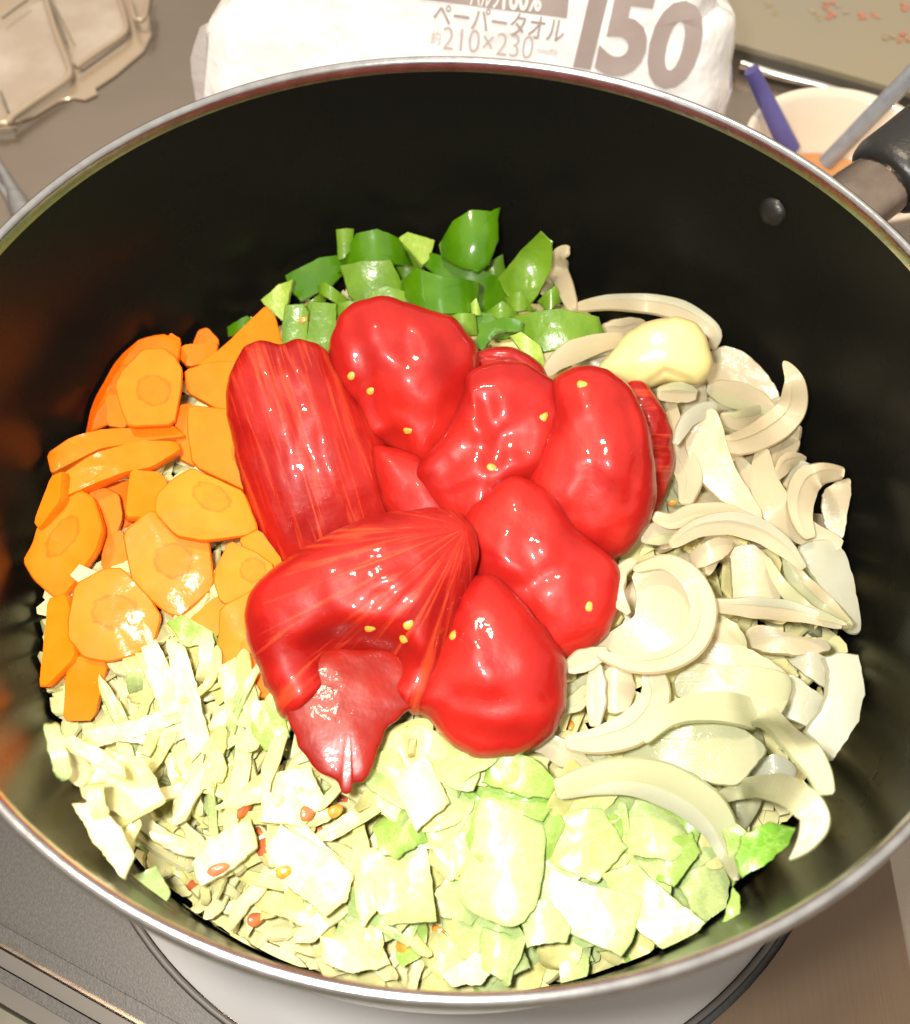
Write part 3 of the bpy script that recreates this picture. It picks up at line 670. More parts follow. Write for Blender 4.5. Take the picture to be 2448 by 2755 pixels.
# polished steel fork at the far left
wf = reg(0, 300, 560/1816)
sf = empty('steel_fork', onz(wf([(150, 830)])[0], BZ+.03), 'bright polished steel prong at the left edge beside the rim', 'utensil')
tube('tine', [onz(p, BZ+.034) for p in wf([(-200, 130), (0, 480), (110, 680), (190, 860), (260, 1050)])], [.0016, .0022, .0034, .0060, .006], 'alu', 12, sf)
tube('tine', [onz(p, BZ+.034) for p in wf([(-200, 400), (0, 650), (80, 760), (160, 880)])], [.0014, .0018, .0026, .004], 'alu', 12, sf)

# ------------------------------------------------------------------ the heap: bed of chopped cabbage below everything (uncountable)
INPOT = True
def shred_outline(ln, wd, k=10):
    pts = []
    for i in range(k):
        a = 2*math.pi*(i+random.uniform(-.3, .3))/k; r = random.uniform(.8, 1.15)
        ca, sa = math.cos(a), math.sin(a)
        pts.append((math.copysign(abs(ca)**.6, ca)*ln/2*r, math.copysign(abs(sa)**.6, sa)*wd/2*r))
    return np.array(pts)
bm_V, bm_F = [], []
for i in range(1900):
    a = random.uniform(0, 2*math.pi) if i < 1350 else random.uniform(math.radians(170), math.radians(340)); r = .130*math.sqrt(random.random()) if i < 1350 else random.uniform(.100, .1295); x, y = r*math.cos(a), r*math.sin(a)
    o = Vector((x, y, heap(x, y)-random.uniform(.002, .014)-(.008 if not (y < -.02 and x < .075) else 0)))
    n = Vector((random.uniform(-.7, .7), random.uniform(-.7, .7), 1)).normalized(); e1, e2 = fr(n, Vector((random.uniform(-1, 1), random.uniform(-1, 1), .1)))
    L2 = ccw(shred_outline(random.uniform(.012, .028), random.uniform(.003, .009), 9)); b = random.uniform(-.004, .006)
    V, F, _, _ = radial(L2, [.6, 1.0], lambda u, v, s: -b*(u/.015)**2, lambda u, v, s: -b*(u/.015)**2-.0012, o, e1, e2, n)
    s0 = len(bm_V); bm_V += V; bm_F += [tuple(q+s0 for q in f) for f in F]
bed = link('chopped_cabbage', bm_V, bm_F, 'cab_pale', origin=(0, 0, RIM-.1), sharp=35)
bed.data.materials[0] = M['bed']
tag(bed, 'mass of chopped pale cabbage underneath the other vegetables', 'cabbage', kind='stuff')

# ------------------------------------------------------------------ carrots
CG = 'carrot slices'
def carrot(pts, off, label, core=None, t=.0042, tilt=(0, 0), up=.35, **kw):
    if core is not None:
        cc = R4([core[0]])[0]; core = (cc, core[1]*.5869, core[2]*.5869, core[3] if len(core) > 3 else 0)
    slab('carrot_slice', R4(pts), off, t, ['carrot', 'carrot_skin'], label, 'carrot', CG, core=core, tilt=tilt, up=up, bend=random.uniform(-.0006, .0006), wave=.0005, jit=.00012, soft=1, **kw)
carrot([(400, 870), (600, 830), (660, 1000), (470, 1120)], -.004, 'carrot slice deep in the gap below the edge-on pair')
carrot([(455, 228), (740, 165), (830, 195), (820, 300), (700, 480), (460, 600), (320, 625), (278, 465)], -.004, 'large angular carrot slice at the back left against the black wall', ((560, 380), 70, 90, 30))
carrot([(780, 160), (830, 190), (810, 260), (750, 220)], -.001, 'tiny carrot tip poking up left of the rear carrots')
carrot([(905, 150), (950, 135), (1010, 200), (960, 260), (880, 220)], -.001, 'small carrot corner behind the rearmost carrot slices')
carrot([(480, 450), (540, 440), (600, 560), (570, 600), (490, 590)], .003, 'small carrot bit tucked below the upright round slice')
carrot([(790, 250), (850, 212), (1000, 208), (990, 290), (860, 320)], .002, 'small flat carrot slice right of the upright round slice')
carrot([(845, 330), (980, 290), (1110, 290), (1130, 460), (1065, 520), (990, 510), (850, 430)], .004, 'carrot slice behind the left tomato, below the tall pointed slice', ((1100, 400), 60, 60))
carrot([(1220, 33), (1265, 90), (1300, 225), (1200, 260), (1100, 330), (1000, 330), (900, 310), (1010, 235), (1120, 130)], .007, 'tall pointed carrot slice in front of the green pepper', tilt=(.2, 0))
carrot([(655, 235), (750, 228), (800, 268), (838, 330), (830, 430), (800, 585), (590, 595), (555, 520), (523, 400), (560, 330)], .017, 'upright hexagonal carrot slice with a clear round core', ((705, 425), 78, 74))
carrot([(860, 490), (1070, 510), (1140, 640), (1180, 900), (1110, 880), (880, 770), (855, 600)], .005, 'orange carrot slice pressed against the left tomato', ((1120, 700), 60, 80))
carrot([(825, 490), (880, 480), (900, 780), (820, 740), (800, 600)], -.001, 'carrot slice in shade between the round slice and the left tomato')
carrot([(210, 715), (320, 640), (480, 600), (800, 588), (858, 640), (700, 655), (470, 690), (330, 755), (235, 808)], .010, 'upper of two carrot slices lying edge-on at the left', t=.004, tilt=(-.1, .35), up=.1)
carrot([(265, 820), (420, 715), (640, 655), (810, 655), (828, 700), (700, 775), (560, 805), (330, 895), (262, 925)], .012, 'lower of two carrot slices lying edge-on at the left', t=.005, tilt=(-.1, .35), up=.1)
carrot([(235, 815), (285, 795), (275, 930), (175, 1065), (152, 1035)], .003, 'narrow carrot slice edge at the far left wall', tilt=(-.5, 0))
carrot([(400, 890), (480, 868), (545, 900), (565, 1000), (530, 1110), (470, 1155), (430, 1040)], .003, 'half hidden carrot slice left of the pale wet slice')
carrot([(598, 785), (730, 798), (768, 840), (760, 930), (700, 1010), (572, 1010), (583, 880)], .006, 'small pale wet carrot slice catching the light', tilt=(.1, .3))
carrot([(290, 920), (370, 883), (430, 918), (472, 1060), (440, 1165), (290, 1375), (240, 1375), (150, 1292), (103, 1210), (150, 1120), (170, 1050)], .008, 'oblong carrot slice with darker core at the far left', ((288, 1095), 58, 112, -28), tilt=(-.25, .05))
carrot([(470, 1110), (560, 1060), (600, 1200), (560, 1260), (460, 1240)], -.003, 'carrot slice glimpsed in the dark gap at the left')
carrot([(1090, 1105), (1190, 1060), (1300, 1210), (1260, 1270), (1150, 1200)], .004, 'carrot corner squeezed between the two left tomatoes')
carrot([(560, 1080), (680, 975), (720, 985), (800, 1040), (960, 1105), (985, 1330), (830, 1465), (770, 1455), (608, 1322), (588, 1230)], .009, 'large wet carrot slice with round core in the middle of the carrots', ((795, 1205), 88, 84), tilt=(0, -.1))
carrot([(715, 900), (790, 828), (880, 778), (1010, 838), (1120, 888), (1188, 1062), (1130, 1095), (930, 1118), (800, 1092), (705, 985)], .013, 'bright orange carrot slice with oval core touching the left tomato', ((970, 915), 95, 62, -28))
carrot([(985, 1240), (1050, 1112), (1170, 1165), (1260, 1230), (1230, 1320), (1030, 1410), (1003, 1385), (978, 1300)], .008, 'plain carrot slice left of the lower tomato', ((1160, 1250), 60, 60))
carrot([(865, 1475), (990, 1365), (1040, 1400), (1010, 1560), (900, 1505)], .003, 'dim carrot slice above the cabbage, left of the long lower slice')
carrot([(340, 1312), (480, 1238), (560, 1238), (692, 1380), (742, 1462), (712, 1572), (640, 1632), (500, 1675), (380, 1652), (308, 1562), (308, 1480)], .012, 'round carrot slice with sunken core above the white cabbage', ((525, 1440), 102, 82), tilt=(0, -.1))
carrot([(1008, 1420), (1190, 1320), (1240, 1500), (1230, 1650), (1275, 1800), (1270, 1855), (1180, 1832), (983, 1682), (1000, 1550)], .007, 'long carrot slice under the lower tomato beside the cabbage', ((1150, 1600), 48, 40), tilt=(-.1, -.15))
carrot([(212, 1380), (300, 1350), (340, 1500), (345, 1650), (215, 1785), (178, 1785), (200, 1560)], .006, 'darker carrot slice hugging the left wall above the cabbage', tilt=(-.4, 0))
carrot([(298, 1722), (345, 1640), (500, 1665), (430, 1945), (288, 1945)], .008, 'lowest carrot slice, hanging over the white cabbage', tilt=(-.1, -.3))

# ------------------------------------------------------------------ peppers
PG = 'chopped green pepper'
def pep(pts, off, label, skin=True, bend=.004, bang=0.0, t=.0028, tilt=(0, 0), up=.2, pale=False, **kw):
    bend *= 1.4
    mats = ['pepper_skin', 'pepper_flesh'] if skin else [('pepper_pale' if pale else 'pepper_flesh'), 'pepper_pale']
    c_ = np.mean(pts, 0); pts = [(c_[0]+(x-c_[0])*1.12, c_[1]+(y-c_[1])*1.12) for x, y in pts]
    slab('pepper_piece', R3(pts), off, t, mats, label, 'green pepper', PG, bend=bend, bang=bang, tilt=tilt, up=up, wave=.0008, ws=60, jit=.0002, k=56, rings=[.25, .5, .72, .88, .97, 1.0], **kw)
DN = math.pi/2
pep([(95, 570), (170, 533), (230, 560), (150, 600), (100, 605)], .0, 'tiny dark pepper bit behind the tall pointed carrot')
pep([(538, 182), (605, 178), (600, 250), (570, 290), (548, 295)], .004, 'small pepper fleck behind the domed pepper piece', skin=False)
pep([(338, 362), (470, 298), (545, 285), (560, 350), (510, 405), (400, 462), (370, 430)], .004, 'dark flat pepper piece at the left of the pepper heap', bend=.002)
pep([(745, 335), (830, 265), (890, 330), (880, 420), (750, 430)], .002, 'lime pepper flesh between dome and wide front piece', skin=False)
pep([(798, 215), (830, 193), (932, 222), (915, 290), (885, 318), (840, 262)], .010, 'pale square of pepper pith near the top of the heap', skin=False, pale=True, bend=.0, tilt=(.2, .3))
pep([(895, 300), (930, 270), (1060, 318), (1180, 368), (1258, 412), (1210, 480), (1120, 510), (1080, 420), (960, 370)], .006, 'long dark pepper strip with a white glint', bend=.006, bang=-.45)
pep([(1118, 345), (1212, 282), (1220, 345), (1200, 400), (1140, 390)], .004, 'small triangular pepper bit right of the pointed tip', skin=False)
pep([(565, 335), (640, 315), (750, 312), (800, 420), (740, 450), (640, 478), (598, 445)], .007, 'rough inner face of pepper below the dome', skin=False, bend=-.003)
pep([(552, 330), (572, 275), (622, 198), (700, 183), (782, 208), (835, 300), (760, 312), (640, 322)], .014, 'domed dark green pepper piece at the top left', bend=.009, bang=.1, t=.003)
pep([(240, 470), (300, 405), (358, 390), (342, 450), (322, 545), (280, 515)], .006, 'pale edged pepper shard at the far left', skin=False, pale=True, bend=-.003, tilt=(-.2, .1))
pep([(463, 402), (490, 392), (582, 455), (545, 480), (470, 432)], .012, 'small rolled pepper bit below the dark flat piece', skin=False)
pep([(395, 500), (470, 440), (490, 460), (420, 540)], .006, 'thin pepper sliver above the upright strips', skin=False)
pep([(690, 432), (740, 412), (852, 438), (855, 475), (640, 485)], .012, 'flat pepper bit just above the rear tomato', skin=False, bend=.002)
pep([(333, 492), (400, 488), (418, 520), (412, 650), (318, 655), (323, 560)], .009, 'left one of two upright pepper strips with a seed', skin=False, bend=-.002)
pep([(443, 478), (532, 488), (528, 655), (416, 655)], .010, 'right one of two upright pepper strips', skin=False, bend=-.002)
pep([(538, 480), (640, 470), (640, 560), (560, 600), (535, 575)], .008, 'pepper corner at the left shoulder of the rear tomato', skin=False)
pep([(418, 640), (530, 640), (560, 720), (480, 700)], .003, 'pepper bit in shade between the left and rear tomatoes', skin=False)
pep([(1200, 78), (1188, 130), (1190, 210), (1155, 300), (1112, 335), (1040, 312), (978, 272), (966, 220), (1018, 140), (1090, 103), (1160, 104)], .024, 'pointed pepper tip standing highest in the heap', bend=.008, cup=-.004, t=.003)
pep([(1100, 600), (1000, 560), (880, 515), (1010, 512), (1200, 525), (1300, 545), (1320, 600), (1200, 620)], .004, 'long pepper strip lying behind the middle tomato', skin=True, bend=.002)
pep([(990, 525), (1100, 520), (1110, 600), (1050, 608)], .008, 'bright pepper patch behind the rear tomato', skin=False)
pep([(1085, 480), (1105, 460), (1130, 520), (1090, 525)], .010, 'tiny upright pepper chip below the wide front piece', skin=False, pale=True)
pep([(1138, 515), (1215, 472), (1280, 520), (1200, 540)], .009, 'small lime pepper wedge in the heap middle', skin=False)
pep([(812, 370), (868, 338), (960, 372), (1112, 378), (1098, 470), (1062, 508), (920, 513), (850, 465), (808, 425)], .017, 'wide curved dark pepper piece in front', bend=.009, bang=.08, t=.0036)
pep([(1360, 460), (1430, 408), (1458, 460), (1400, 505)], .008, 'small pepper chunk below the white onion end', skin=False)
pep([(1225, 450), (1290, 430), (1340, 500), (1250, 510)], .006, 'pepper bit under the hollow half shell', skin=False)
pep([(1208, 382), (1290, 278), (1362, 216), (1404, 255), (1404, 340), (1352, 442), (1308, 498), (1240, 440)], .012, 'hollow half shell of pepper with pale rim at the right', skin=False, pale=False, cup=.008, bend=-.002)
pep([(1268, 530), (1440, 508), (1592, 533), (1618, 617), (1490, 652), (1380, 668), (1300, 625)], .011, 'broad lime pepper piece lying over the onion', skin=False, bend=.004, bang=0, t=.004)
pep([(1250, 612), (1290, 600), (1362, 650), (1390, 742), (1310, 695)], .012, 'pale pepper curl right above the middle tomato', skin=False, pale=True, bend=.004)
strip('pepper_piece', R3([(1115, 672), (1145, 610), (1215, 570), (1295, 578)]), .0050, .0035, .013, 'pepper_skin', 'curled pepper ring end behind the middle tomato', 'green pepper', PG, tip=(.7, .8))

# ------------------------------------------------------------------ onions and garlic
OG = 'onion slices'
def on(rg, pts, w, off, label, t=.0042, m='onion', roll=18, tip=(.45, .45), **kw):
    c = np.mean(rg(pts), 0); o = onheap(c, off)
    strip('onion_slice', rg(pts), w*1.25*SC[rg]*S_m(o), t*.40, off, m, label, 'onion', OG, roll=roll, tip=(tip[0]*.8, tip[1]*.8), layer=random.choice((1, -1, 1, -1, 0)) if w > 58 else 0, layer_mat=random.choice(('onion_clear', 'onion_green', 'onion')), **kw)
SC = {R6: 1048/1816, R7: 1148/1816}
def os_(rg, pts, off, label, m='onion', t=.0020, bend=.004, bang=0.0, corners=False, tilt=(0, 0), up=.3, **kw):
    slab('onion_slice', rg(pts), off, t, [m], label, 'onion', OG, bend=bend, bang=bang, corners=corners, tilt=tilt, up=up, wave=.0012, ws=60, jit=.0004, chamfer=.0006, k=60, rings=[.25, .5, .72, .88, .97, 1.0], **kw)
# hidden lower layer, seen only through gaps
for i in range(46):
    while True:
        x, y = random.uniform(.02, .12), random.uniform(-.085, .10)
        if math.hypot(x, y) < .120 and x > .045-.25*abs(y-.02)*0: break
    o = Vector((x, y, heap(x, y)-random.uniform(.003, .009))); n = Vector((random.uniform(-.4, .4), random.uniform(-.5, .2), 1)).normalized()
    e1, e2 = fr(n, Vector((random.uniform(-1, 1), random.uniform(-1, 1), 0)))
    L2 = ccw(spline(np.array([(-.017, -.001), (-.009, -.0045), (0, -.0058), (.009, -.0045), (.017, -.001), (.010, .0022), (0, .0035), (-.010, .0022)])*random.uniform(.75, 1.1), 26))
    slab('onion_slice', None, 0, .0035, [random.choice(['onion', 'onion', 'onion_green'])], 'pale onion sliver half buried in the lower onion layer', 'onion', 'onion slivers of the lower layer',
         o=o, n=n, e1=e1, L2=L2, bend=random.uniform(0, .006), wave=.0006, rings=[.5, .9, 1.0], bang=0)
on(R6, [(228, 125), (185, 150), (180, 220), (215, 310), (245, 405)], 70, .010, 'onion end standing up beside the pepper shell', tip=(.8, .8))
on(R6, [(100, 330), (130, 260), (160, 230)], 60, .004, 'short onion end behind the pepper shell')
on(R6, [(380, 490), (470, 490), (580, 470)], 70, .004, 'onion piece between broad pepper and garlic')
on(R6, [(265, 395), (400, 372), (560, 375), (700, 398), (820, 450), (905, 520), (890, 585)], 78, .010, 'long rear onion arc behind the garlic clove', tip=(.7, .6), roll=-15)
on(R6, [(60, 640), (180, 625), (300, 600), (420, 600)], 60, .004, 'onion sliver under the pepper curl')
on(R6, [(110, 705), (200, 625), (330, 570), (480, 540)], 85, .012, 'onion arc left of the garlic clove', tip=(.5, .8))
os_(R6, [(885, 600), (960, 572), (1050, 610), (1150, 710), (1205, 800), (1190, 850), (1080, 800), (900, 770), (860, 700)], .004, 'broad hollow onion layer right of the garlic', m='onion', bend=-.006, bang=.6)
on(R6, [(870, 770), (960, 790), (1090, 830), (1190, 880)], 100, .008, 'onion piece crossing below the hollow layer', t=.005)
on(R6, [(1228, 645), (1278, 740), (1262, 870), (1160, 970), (1010, 1030), (930, 1020)], 108, .012, 'hooked onion slice with a thin upright tip at the right', tip=(.12, .6), roll=10)
on(R6, [(930, 900), (1020, 920), (1140, 890), (1220, 820)], 80, .005, 'dim onion slice inside the hook of the tipped slice')
on(R6, [(640, 795), (730, 790), (820, 800)], 75, .010, 'short pale onion piece below the garlic clove', tip=(.8, .8))
on(R6, [(700, 830), (715, 1020), (790, 1180), (770, 1310)], 100, .004, 'onion slice tucked behind the right tomato', tip=(.6, .7))
os_(R6, [(780, 960), (830, 890), (905, 862), (950, 960), (1000, 1140), (1125, 1340), (1100, 1395), (960, 1310), (850, 1210), (775, 1060)], .011, 'smooth peach tinted onion petal right of the tomatoes', bend=.006, bang=.4, t=.004)
on(R6, [(722, 1030), (770, 930), (850, 872), (915, 858)], 62, .016, 'glinting onion rim above the smooth petal', tip=(.5, .6), m='onion_clear')
on(R6, [(1010, 1100), (1080, 1220), (1140, 1330), (1160, 1450)], 110, .004, 'onion slice under the smooth petal')
on(R6, [(1295, 940), (1250, 1010), (1190, 1130), (1150, 1240)], 95, .008, 'onion slice leaning against the right wall', tip=(.5, .6))
on(R6, [(1190, 1190), (1240, 1115), (1330, 1095)], 60, .012, 'small curved onion tip near the right wall', tip=(.7, .2))
on(R6, [(1240, 1230), (1300, 1155), (1368, 1140)], 60, .010, 'second small curved onion tip near the right wall', tip=(.7, .2))
on(R6, [(1250, 1300), (1290, 1220), (1330, 1200)], 80, .006, 'onion stub between the small tips and the tall slice')
on(R6, [(1130, 1060), (1135, 1200), (1200, 1330), (1330, 1440), (1500, 1500)], 120, .010, 'long onion slice sweeping down to the right wall', tip=(.6, .5))
os_(R6, [(1400, 1300), (1440, 1225), (1540, 1192), (1530, 1330), (1495, 1480), (1430, 1420)], .006, 'upright onion wedge against the right wall', m='onion', bend=.002)
on(R6, [(1350, 1470), (1300, 1350), (1320, 1230), (1390, 1170), (1505, 1165)], 110, .015, 'tall whitish curved onion slice at the right wall', tip=(.6, .5), m='onion')
on(R6, [(620, 1365), (700, 1390), (820, 1350), (960, 1345), (1120, 1395)], 72, .014, 'onion slice with bright edge right of the lower tomatoes', tip=(.7, .5), m='onion')
on(R6, [(560, 1470), (660, 1440), (760, 1430)], 90, .008, 'reddish stained onion slice beside the right tomato')
on(R6, [(700, 1500), (830, 1420), (980, 1400), (1120, 1440), (1240, 1520), (1320, 1610)], 92, .017, 'long arched onion slice across the middle right', tip=(.6, .5))
os_(R6, [(790, 1540), (900, 1470), (1000, 1480), (960, 1550), (830, 1610)], .010, 'small onion wedge beneath the arched slice')
os_(R6, [(1300, 1510), (1480, 1490), (1560, 1680), (1592, 1900), (1500, 1880), (1400, 1690)], .010, 'wet translucent onion layer at the right wall', m='onion_clear', bend=.004, tilt=(.25, 0))
on(R6, [(870, 1640), (890, 1560), (930, 1540)], 60, .004, 'onion stub in the shaded hollow')
os_(R6, [(985, 1520), (1060, 1495), (1135, 1530), (1205, 1650), (1195, 1800), (1010, 1775), (985, 1620)], .008, 'thick onion chunk with a soft glint', bend=.006, bang=0, t=.005, m='onion')
on(R6, [(1240, 1560), (1310, 1690), (1430, 1800), (1540, 1880)], 90, .009, 'greenish onion slice below the translucent layer', m='onion_green')
on(R6, [(1150, 1560), (1220, 1690), (1340, 1800), (1520, 1870)], 50, .016, 'thin greenish onion sliver running to the right wall', m='onion_green', tip=(.4, .4))
on(R6, [(860, 1780), (1060, 1790), (1280, 1815), (1500, 1880)], 78, .015, 'straight onion sliver pointing at the right wall', tip=(.7, .35), m='onion')
# lower right
os_(R7, [(1120, 300), (1210, 290), (1330, 330), (1470, 350), (1475, 395), (1320, 415), (1150, 385)], .006, 'bumpy onion chunk below the straight sliver', t=.005, bend=.003)
on(R7, [(985, 250), (1040, 330), (1110, 400)], 90, .009, 'onion chunk right of the thick curled onion')
os_(R7, [(1300, 430), (1390, 398), (1470, 420), (1460, 560), (1370, 500)], .008, 'frosted onion square beside the right wall', m='onion_clear', corners=True)
os_(R7, [(1460, 420), (1530, 398), (1605, 405), (1632, 560), (1600, 700), (1490, 865), (1430, 800), (1385, 735), (1450, 640), (1480, 520)], .012, 'large whitish onion slab along the right wall', m='onion_clear', bend=.004, tilt=(.2, 0), t=.004, corners=True)
os_(R7, [(1240, 480), (1310, 490), (1465, 590), (1445, 650), (1390, 725), (1280, 680)], .010, 'flat translucent onion slice left of the whitish slab', m='onion_clear', corners=True)
os_(R7, [(940, 330), (1080, 360), (1250, 450), (1280, 500), (1000, 500), (880, 470)], .009, 'onion layer with sparkling wet edge', m='onion', bend=.003)
os_(R7, [(815, 510), (900, 450), (1000, 455), (1295, 487), (1305, 610), (1220, 690), (1000, 660), (840, 600)], .013, 'wide pale green onion slice in the lower right', m='onion_green', bend=.003, t=.004)
on(R7, [(330, 560), (400, 560), (450, 500)], 60, .004, 'greenish onion bit right of the lowest tomato', m='onion_green')
on(R7, [(330, 650), (400, 610), (460, 540)], 60, .006, 'olive onion sliver beside the tomato seed', m='onion_green')
on(R7, [(340, 478), (430, 435), (530, 400)], 75, .012, 'onion slice end touching the lower right tomato')
on(R7, [(478, 450), (482, 580), (476, 720)], 66, .010, 'upright onion strip in the hollow right of the tomatoes', tip=(.8, .8))
os_(R7, [(515, 480), (600, 460), (650, 540), (620, 640), (540, 660), (505, 560)], .008, 'pale onion chunk below the curled onion', t=.005)
on(R7, [(715, 460), (735, 590), (660, 710), (520, 775), (350, 790)], 118, .011, 'big curved onion slice sweeping below the curl', tip=(.8, .6), t=.005)
on(R7, [(190, 790), (280, 800), (370, 850), (460, 890)], 85, .008, 'onion slice just below the lowest tomato')
on(R7, [(470, 800), (490, 880), (600, 900)], 90, .004, 'onion slice in shade under the big curved slice', m='onion_green')
os_(R7, [(1150, 890), (1250, 835), (1345, 900), (1310, 950), (1180, 960)], .008, 'small frosted onion piece between two arcs', m='onion_clear')
os_(R7, [(590, 840), (720, 755), (900, 705), (1065, 708), (1215, 800), (1160, 890), (1085, 965), (960, 955), (820, 890), (680, 880)], .012, 'sparkling oval onion slice framed by a long arc', m='onion_green', bend=.004, t=.004)
on(R7, [(680, 780), (780, 690), (900, 645), (1050, 640), (1200, 690), (1330, 790), (1420, 900), (1455, 1010)], 112, .019, 'long green edged onion arc over the oval slice', m='onion_green', tip=(.4, .6), roll=-20, n=44)
on(R7, [(985, 1030), (1110, 985), (1240, 980), (1350, 1030), (1412, 1110), (1385, 1200), (1305, 1285)], 104, .014, 'onion arc curling down to the lower right wall', m='onion_green', tip=(.8, .12), roll=15, n=40)
on(R7, [(305, 985), (450, 945), (600, 930), (760, 960), (900, 1035), (1000, 1140), (1048, 1270), (1072, 1370)], 150, .020, 'big front onion arc lying on the cabbage', m='onion_green', tip=(.7, .25), roll=25, n=48, t=.005)
# thick curled onion beside the lower right tomato
os_(R7, [(640, 60), (760, 0), (880, 30), (955, 150), (955, 300), (880, 405), (780, 465), (640, 475), (510, 435), (465, 350), (560, 300), (640, 245), (650, 150)], .012, 'broad cupped onion petal beside the lower right tomato', bend=.006, bang=.7, t=.0024)
on(R7, [(640, 50), (770, 20), (890, 90), (940, 220), (895, 360), (780, 440), (620, 455), (490, 410)], 88, .021, 'thick curled onion arc with pink stain beside the lower right tomato', tip=(.4, .5), n=46, t=.005)
on(R7, [(650, 10), (580, 70), (570, 160), (620, 240)], 60, .014, 'pinkish inner curl of onion beside the lower right tomato', tip=(.4, .5))
blob('garlic_clove', R6([(360, 690), (420, 610), (510, 505), (640, 448), (745, 438), (835, 488), (885, 580), (888, 680), (850, 742), (780, 752), (720, 752), (660, 752), (600, 765), (520, 775), (440, 745)]), .014, .011, .012, 'garlic',
     'smooth cream garlic clove lying on the rear onion slices', 'garlic', ctr=R6([(640, 620)])[0], lump=.0012, creases=[(R6([(590, 760), (670, 700), (800, 745)]), .0012, .0014), (R6([(400, 680), (520, 590), (700, 520)]), .003, .0005)])

# ------------------------------------------------------------------ cabbage
KG = 'cabbage pieces'
def leaf(rg, pts, off, m, label, t=.0013, bend=.002, bang=0.0, tilt=(0, 0), up=.3, wave=.0022, ws=75, corners=True, **kw):
    slab('cabbage_piece', rg(pts), off, t, [m], label, 'cabbage', KG, bend=bend, bang=bang, tilt=tilt, up=up, wave=wave, ws=ws, jit=.0004, chamfer=.0003, corners=corners, k=64, rings=[.22, .42, .6, .76, .88, .96, 1.0], **kw)
# random shreds first: white to the left, green to the right
def inside(p, poly):
    c = False; j = len(poly)-1
    for i in range(len(poly)):
        (x1, y1), (x2, y2) = poly[i], poly[j]
        if (y1 > p[1]) != (y2 > p[1]) and p[0] < (x2-x1)*(p[1]-y1)/(y2-y1)+x1: c = not c
        j = i
    return c
REG = [(110, 1470), (160, 1400), (330, 1275), (420, 1290), (540, 1400), (600, 1470), (780, 1450), (900, 1500), (1000, 1500), (1100, 1560), (1300, 1600), (1440, 1640), (1480, 1720), (1430, 1850), (1200, 1935), (950, 1975), (650, 1960), (430, 1900), (300, 1830), (225, 1750), (140, 1640)]
cnt = 0
while cnt < 255:
    px = (random.uniform(80, 1500), random.uniform(1260, 1960))
    if not inside(px, REG): continue
    white = px[0] < 820 + random.uniform(-160, 160)
    P_ = RD([px])[0]; o = onheap(P_, random.uniform(-.002, .012))
    if math.hypot(o.x, o.y) > .126: continue
    ang = (random.gauss(1.25, .55) if px[0] < 620 and px[1] < 1560 else random.uniform(0, math.pi))
    hn = Vector((o.x*.25*0, 0, 1)); v = (CAM-o).normalized()
    jn = .42 if math.hypot(o.x, o.y) < .105 else .15
    n = (v*.45+Vector((0, 0, .45))+Vector((random.gauss(0, jn), random.gauss(0, jn), random.gauss(0, .2)))).normalized()
    e1, e2 = fr(n, RGT*math.cos(ang)+UPV*math.sin(ang))
    if white: ln, wd = random.uniform(.014, .032), random.uniform(.0025, .0062); m = random.choices(['cab_white', 'cab_yellow', 'cab_pale'], (4, 5, 1))[0]
    else: ln, wd = random.uniform(.013, .026), random.uniform(.008, .017); m = random.choices(['cab_yellow', 'cab_pale', 'cab_green'], (3, 7, .7))[0]
    rimd = .1335-math.hypot(o.x, o.y)
    ln = min(ln, max(.010, 1.5*rimd))
    L2 = ccw(polyline(shred_outline(ln, wd, 8), 40) if random.random() < .35 else spline(shred_outline(ln, wd, 8), 36))
    lab = ('thin whitish cabbage shred in the left part of the cabbage' if white else 'pale green cabbage scrap in the right part of the cabbage')
    slab('cabbage_piece', None, 0, random.uniform(.0010, .0032) if m == 'cab_white' else random.uniform(.0008, .0015), [m], lab, 'cabbage', 'whitish cabbage shreds' if white else 'pale green cabbage scraps', o=o, n=n, e1=e1, L2=L2,
         bend=random.uniform(-.006, .009), twist=random.uniform(-.006, .006), wave=.0020, ws=80, jit=.0005, chamfer=.0003, rings=[.35, .65, .88, 1.0], bang=0)
    cnt += 1
# pieces one can pick out
leaf(RD, [(960, 1598), (1030, 1610), (1088, 1650), (1072, 1800), (1012, 1848), (912, 1790), (938, 1700)], .018, 'cab_pale', 'large smooth pale green leaf in front centre', bend=.006, bang=.2, wave=.0012, corners=False, t=.0018)
leaf(RD, [(985, 1498), (1060, 1508), (1118, 1560), (1100, 1592), (1040, 1590), (960, 1560)], .017, 'cab_green', 'layered yellow green leaf under the lowest tomato', bend=.004)
leaf(RD, [(950, 1555), (1040, 1580), (1110, 1600), (1085, 1640), (1000, 1620), (950, 1590)], .012, 'cab_green', 'second layered leaf edge above the large smooth leaf')
leaf(RD, [(1090, 1620), (1200, 1610), (1255, 1690), (1190, 1762), (1092, 1722)], .014, 'cab_pale', 'pale leaf under the big front onion arc', bend=.003)
leaf(RD, [(1090, 1728), (1180, 1765), (1288, 1790), (1262, 1880), (1240, 1908), (1112, 1852), (1063, 1776)], .018, 'cab_pale', 'flat grey green leaf low in front', bend=.002, wave=.001)
leaf(RD, [(1200, 1745), (1268, 1722), (1330, 1780), (1408, 1842), (1390, 1862), (1345, 1912), (1245, 1835)], .021, 'cab_pale', 'triangular leaf with a white rib at the lower right', bend=-.003, bang=-.8, wave=.001)
leaf(RD, [(1035, 1815), (1090, 1788), (1142, 1850), (1132, 1880), (1052, 1892)], .020, 'cab_pale', 'small five sided leaf scrap below the smooth leaf', wave=.001)
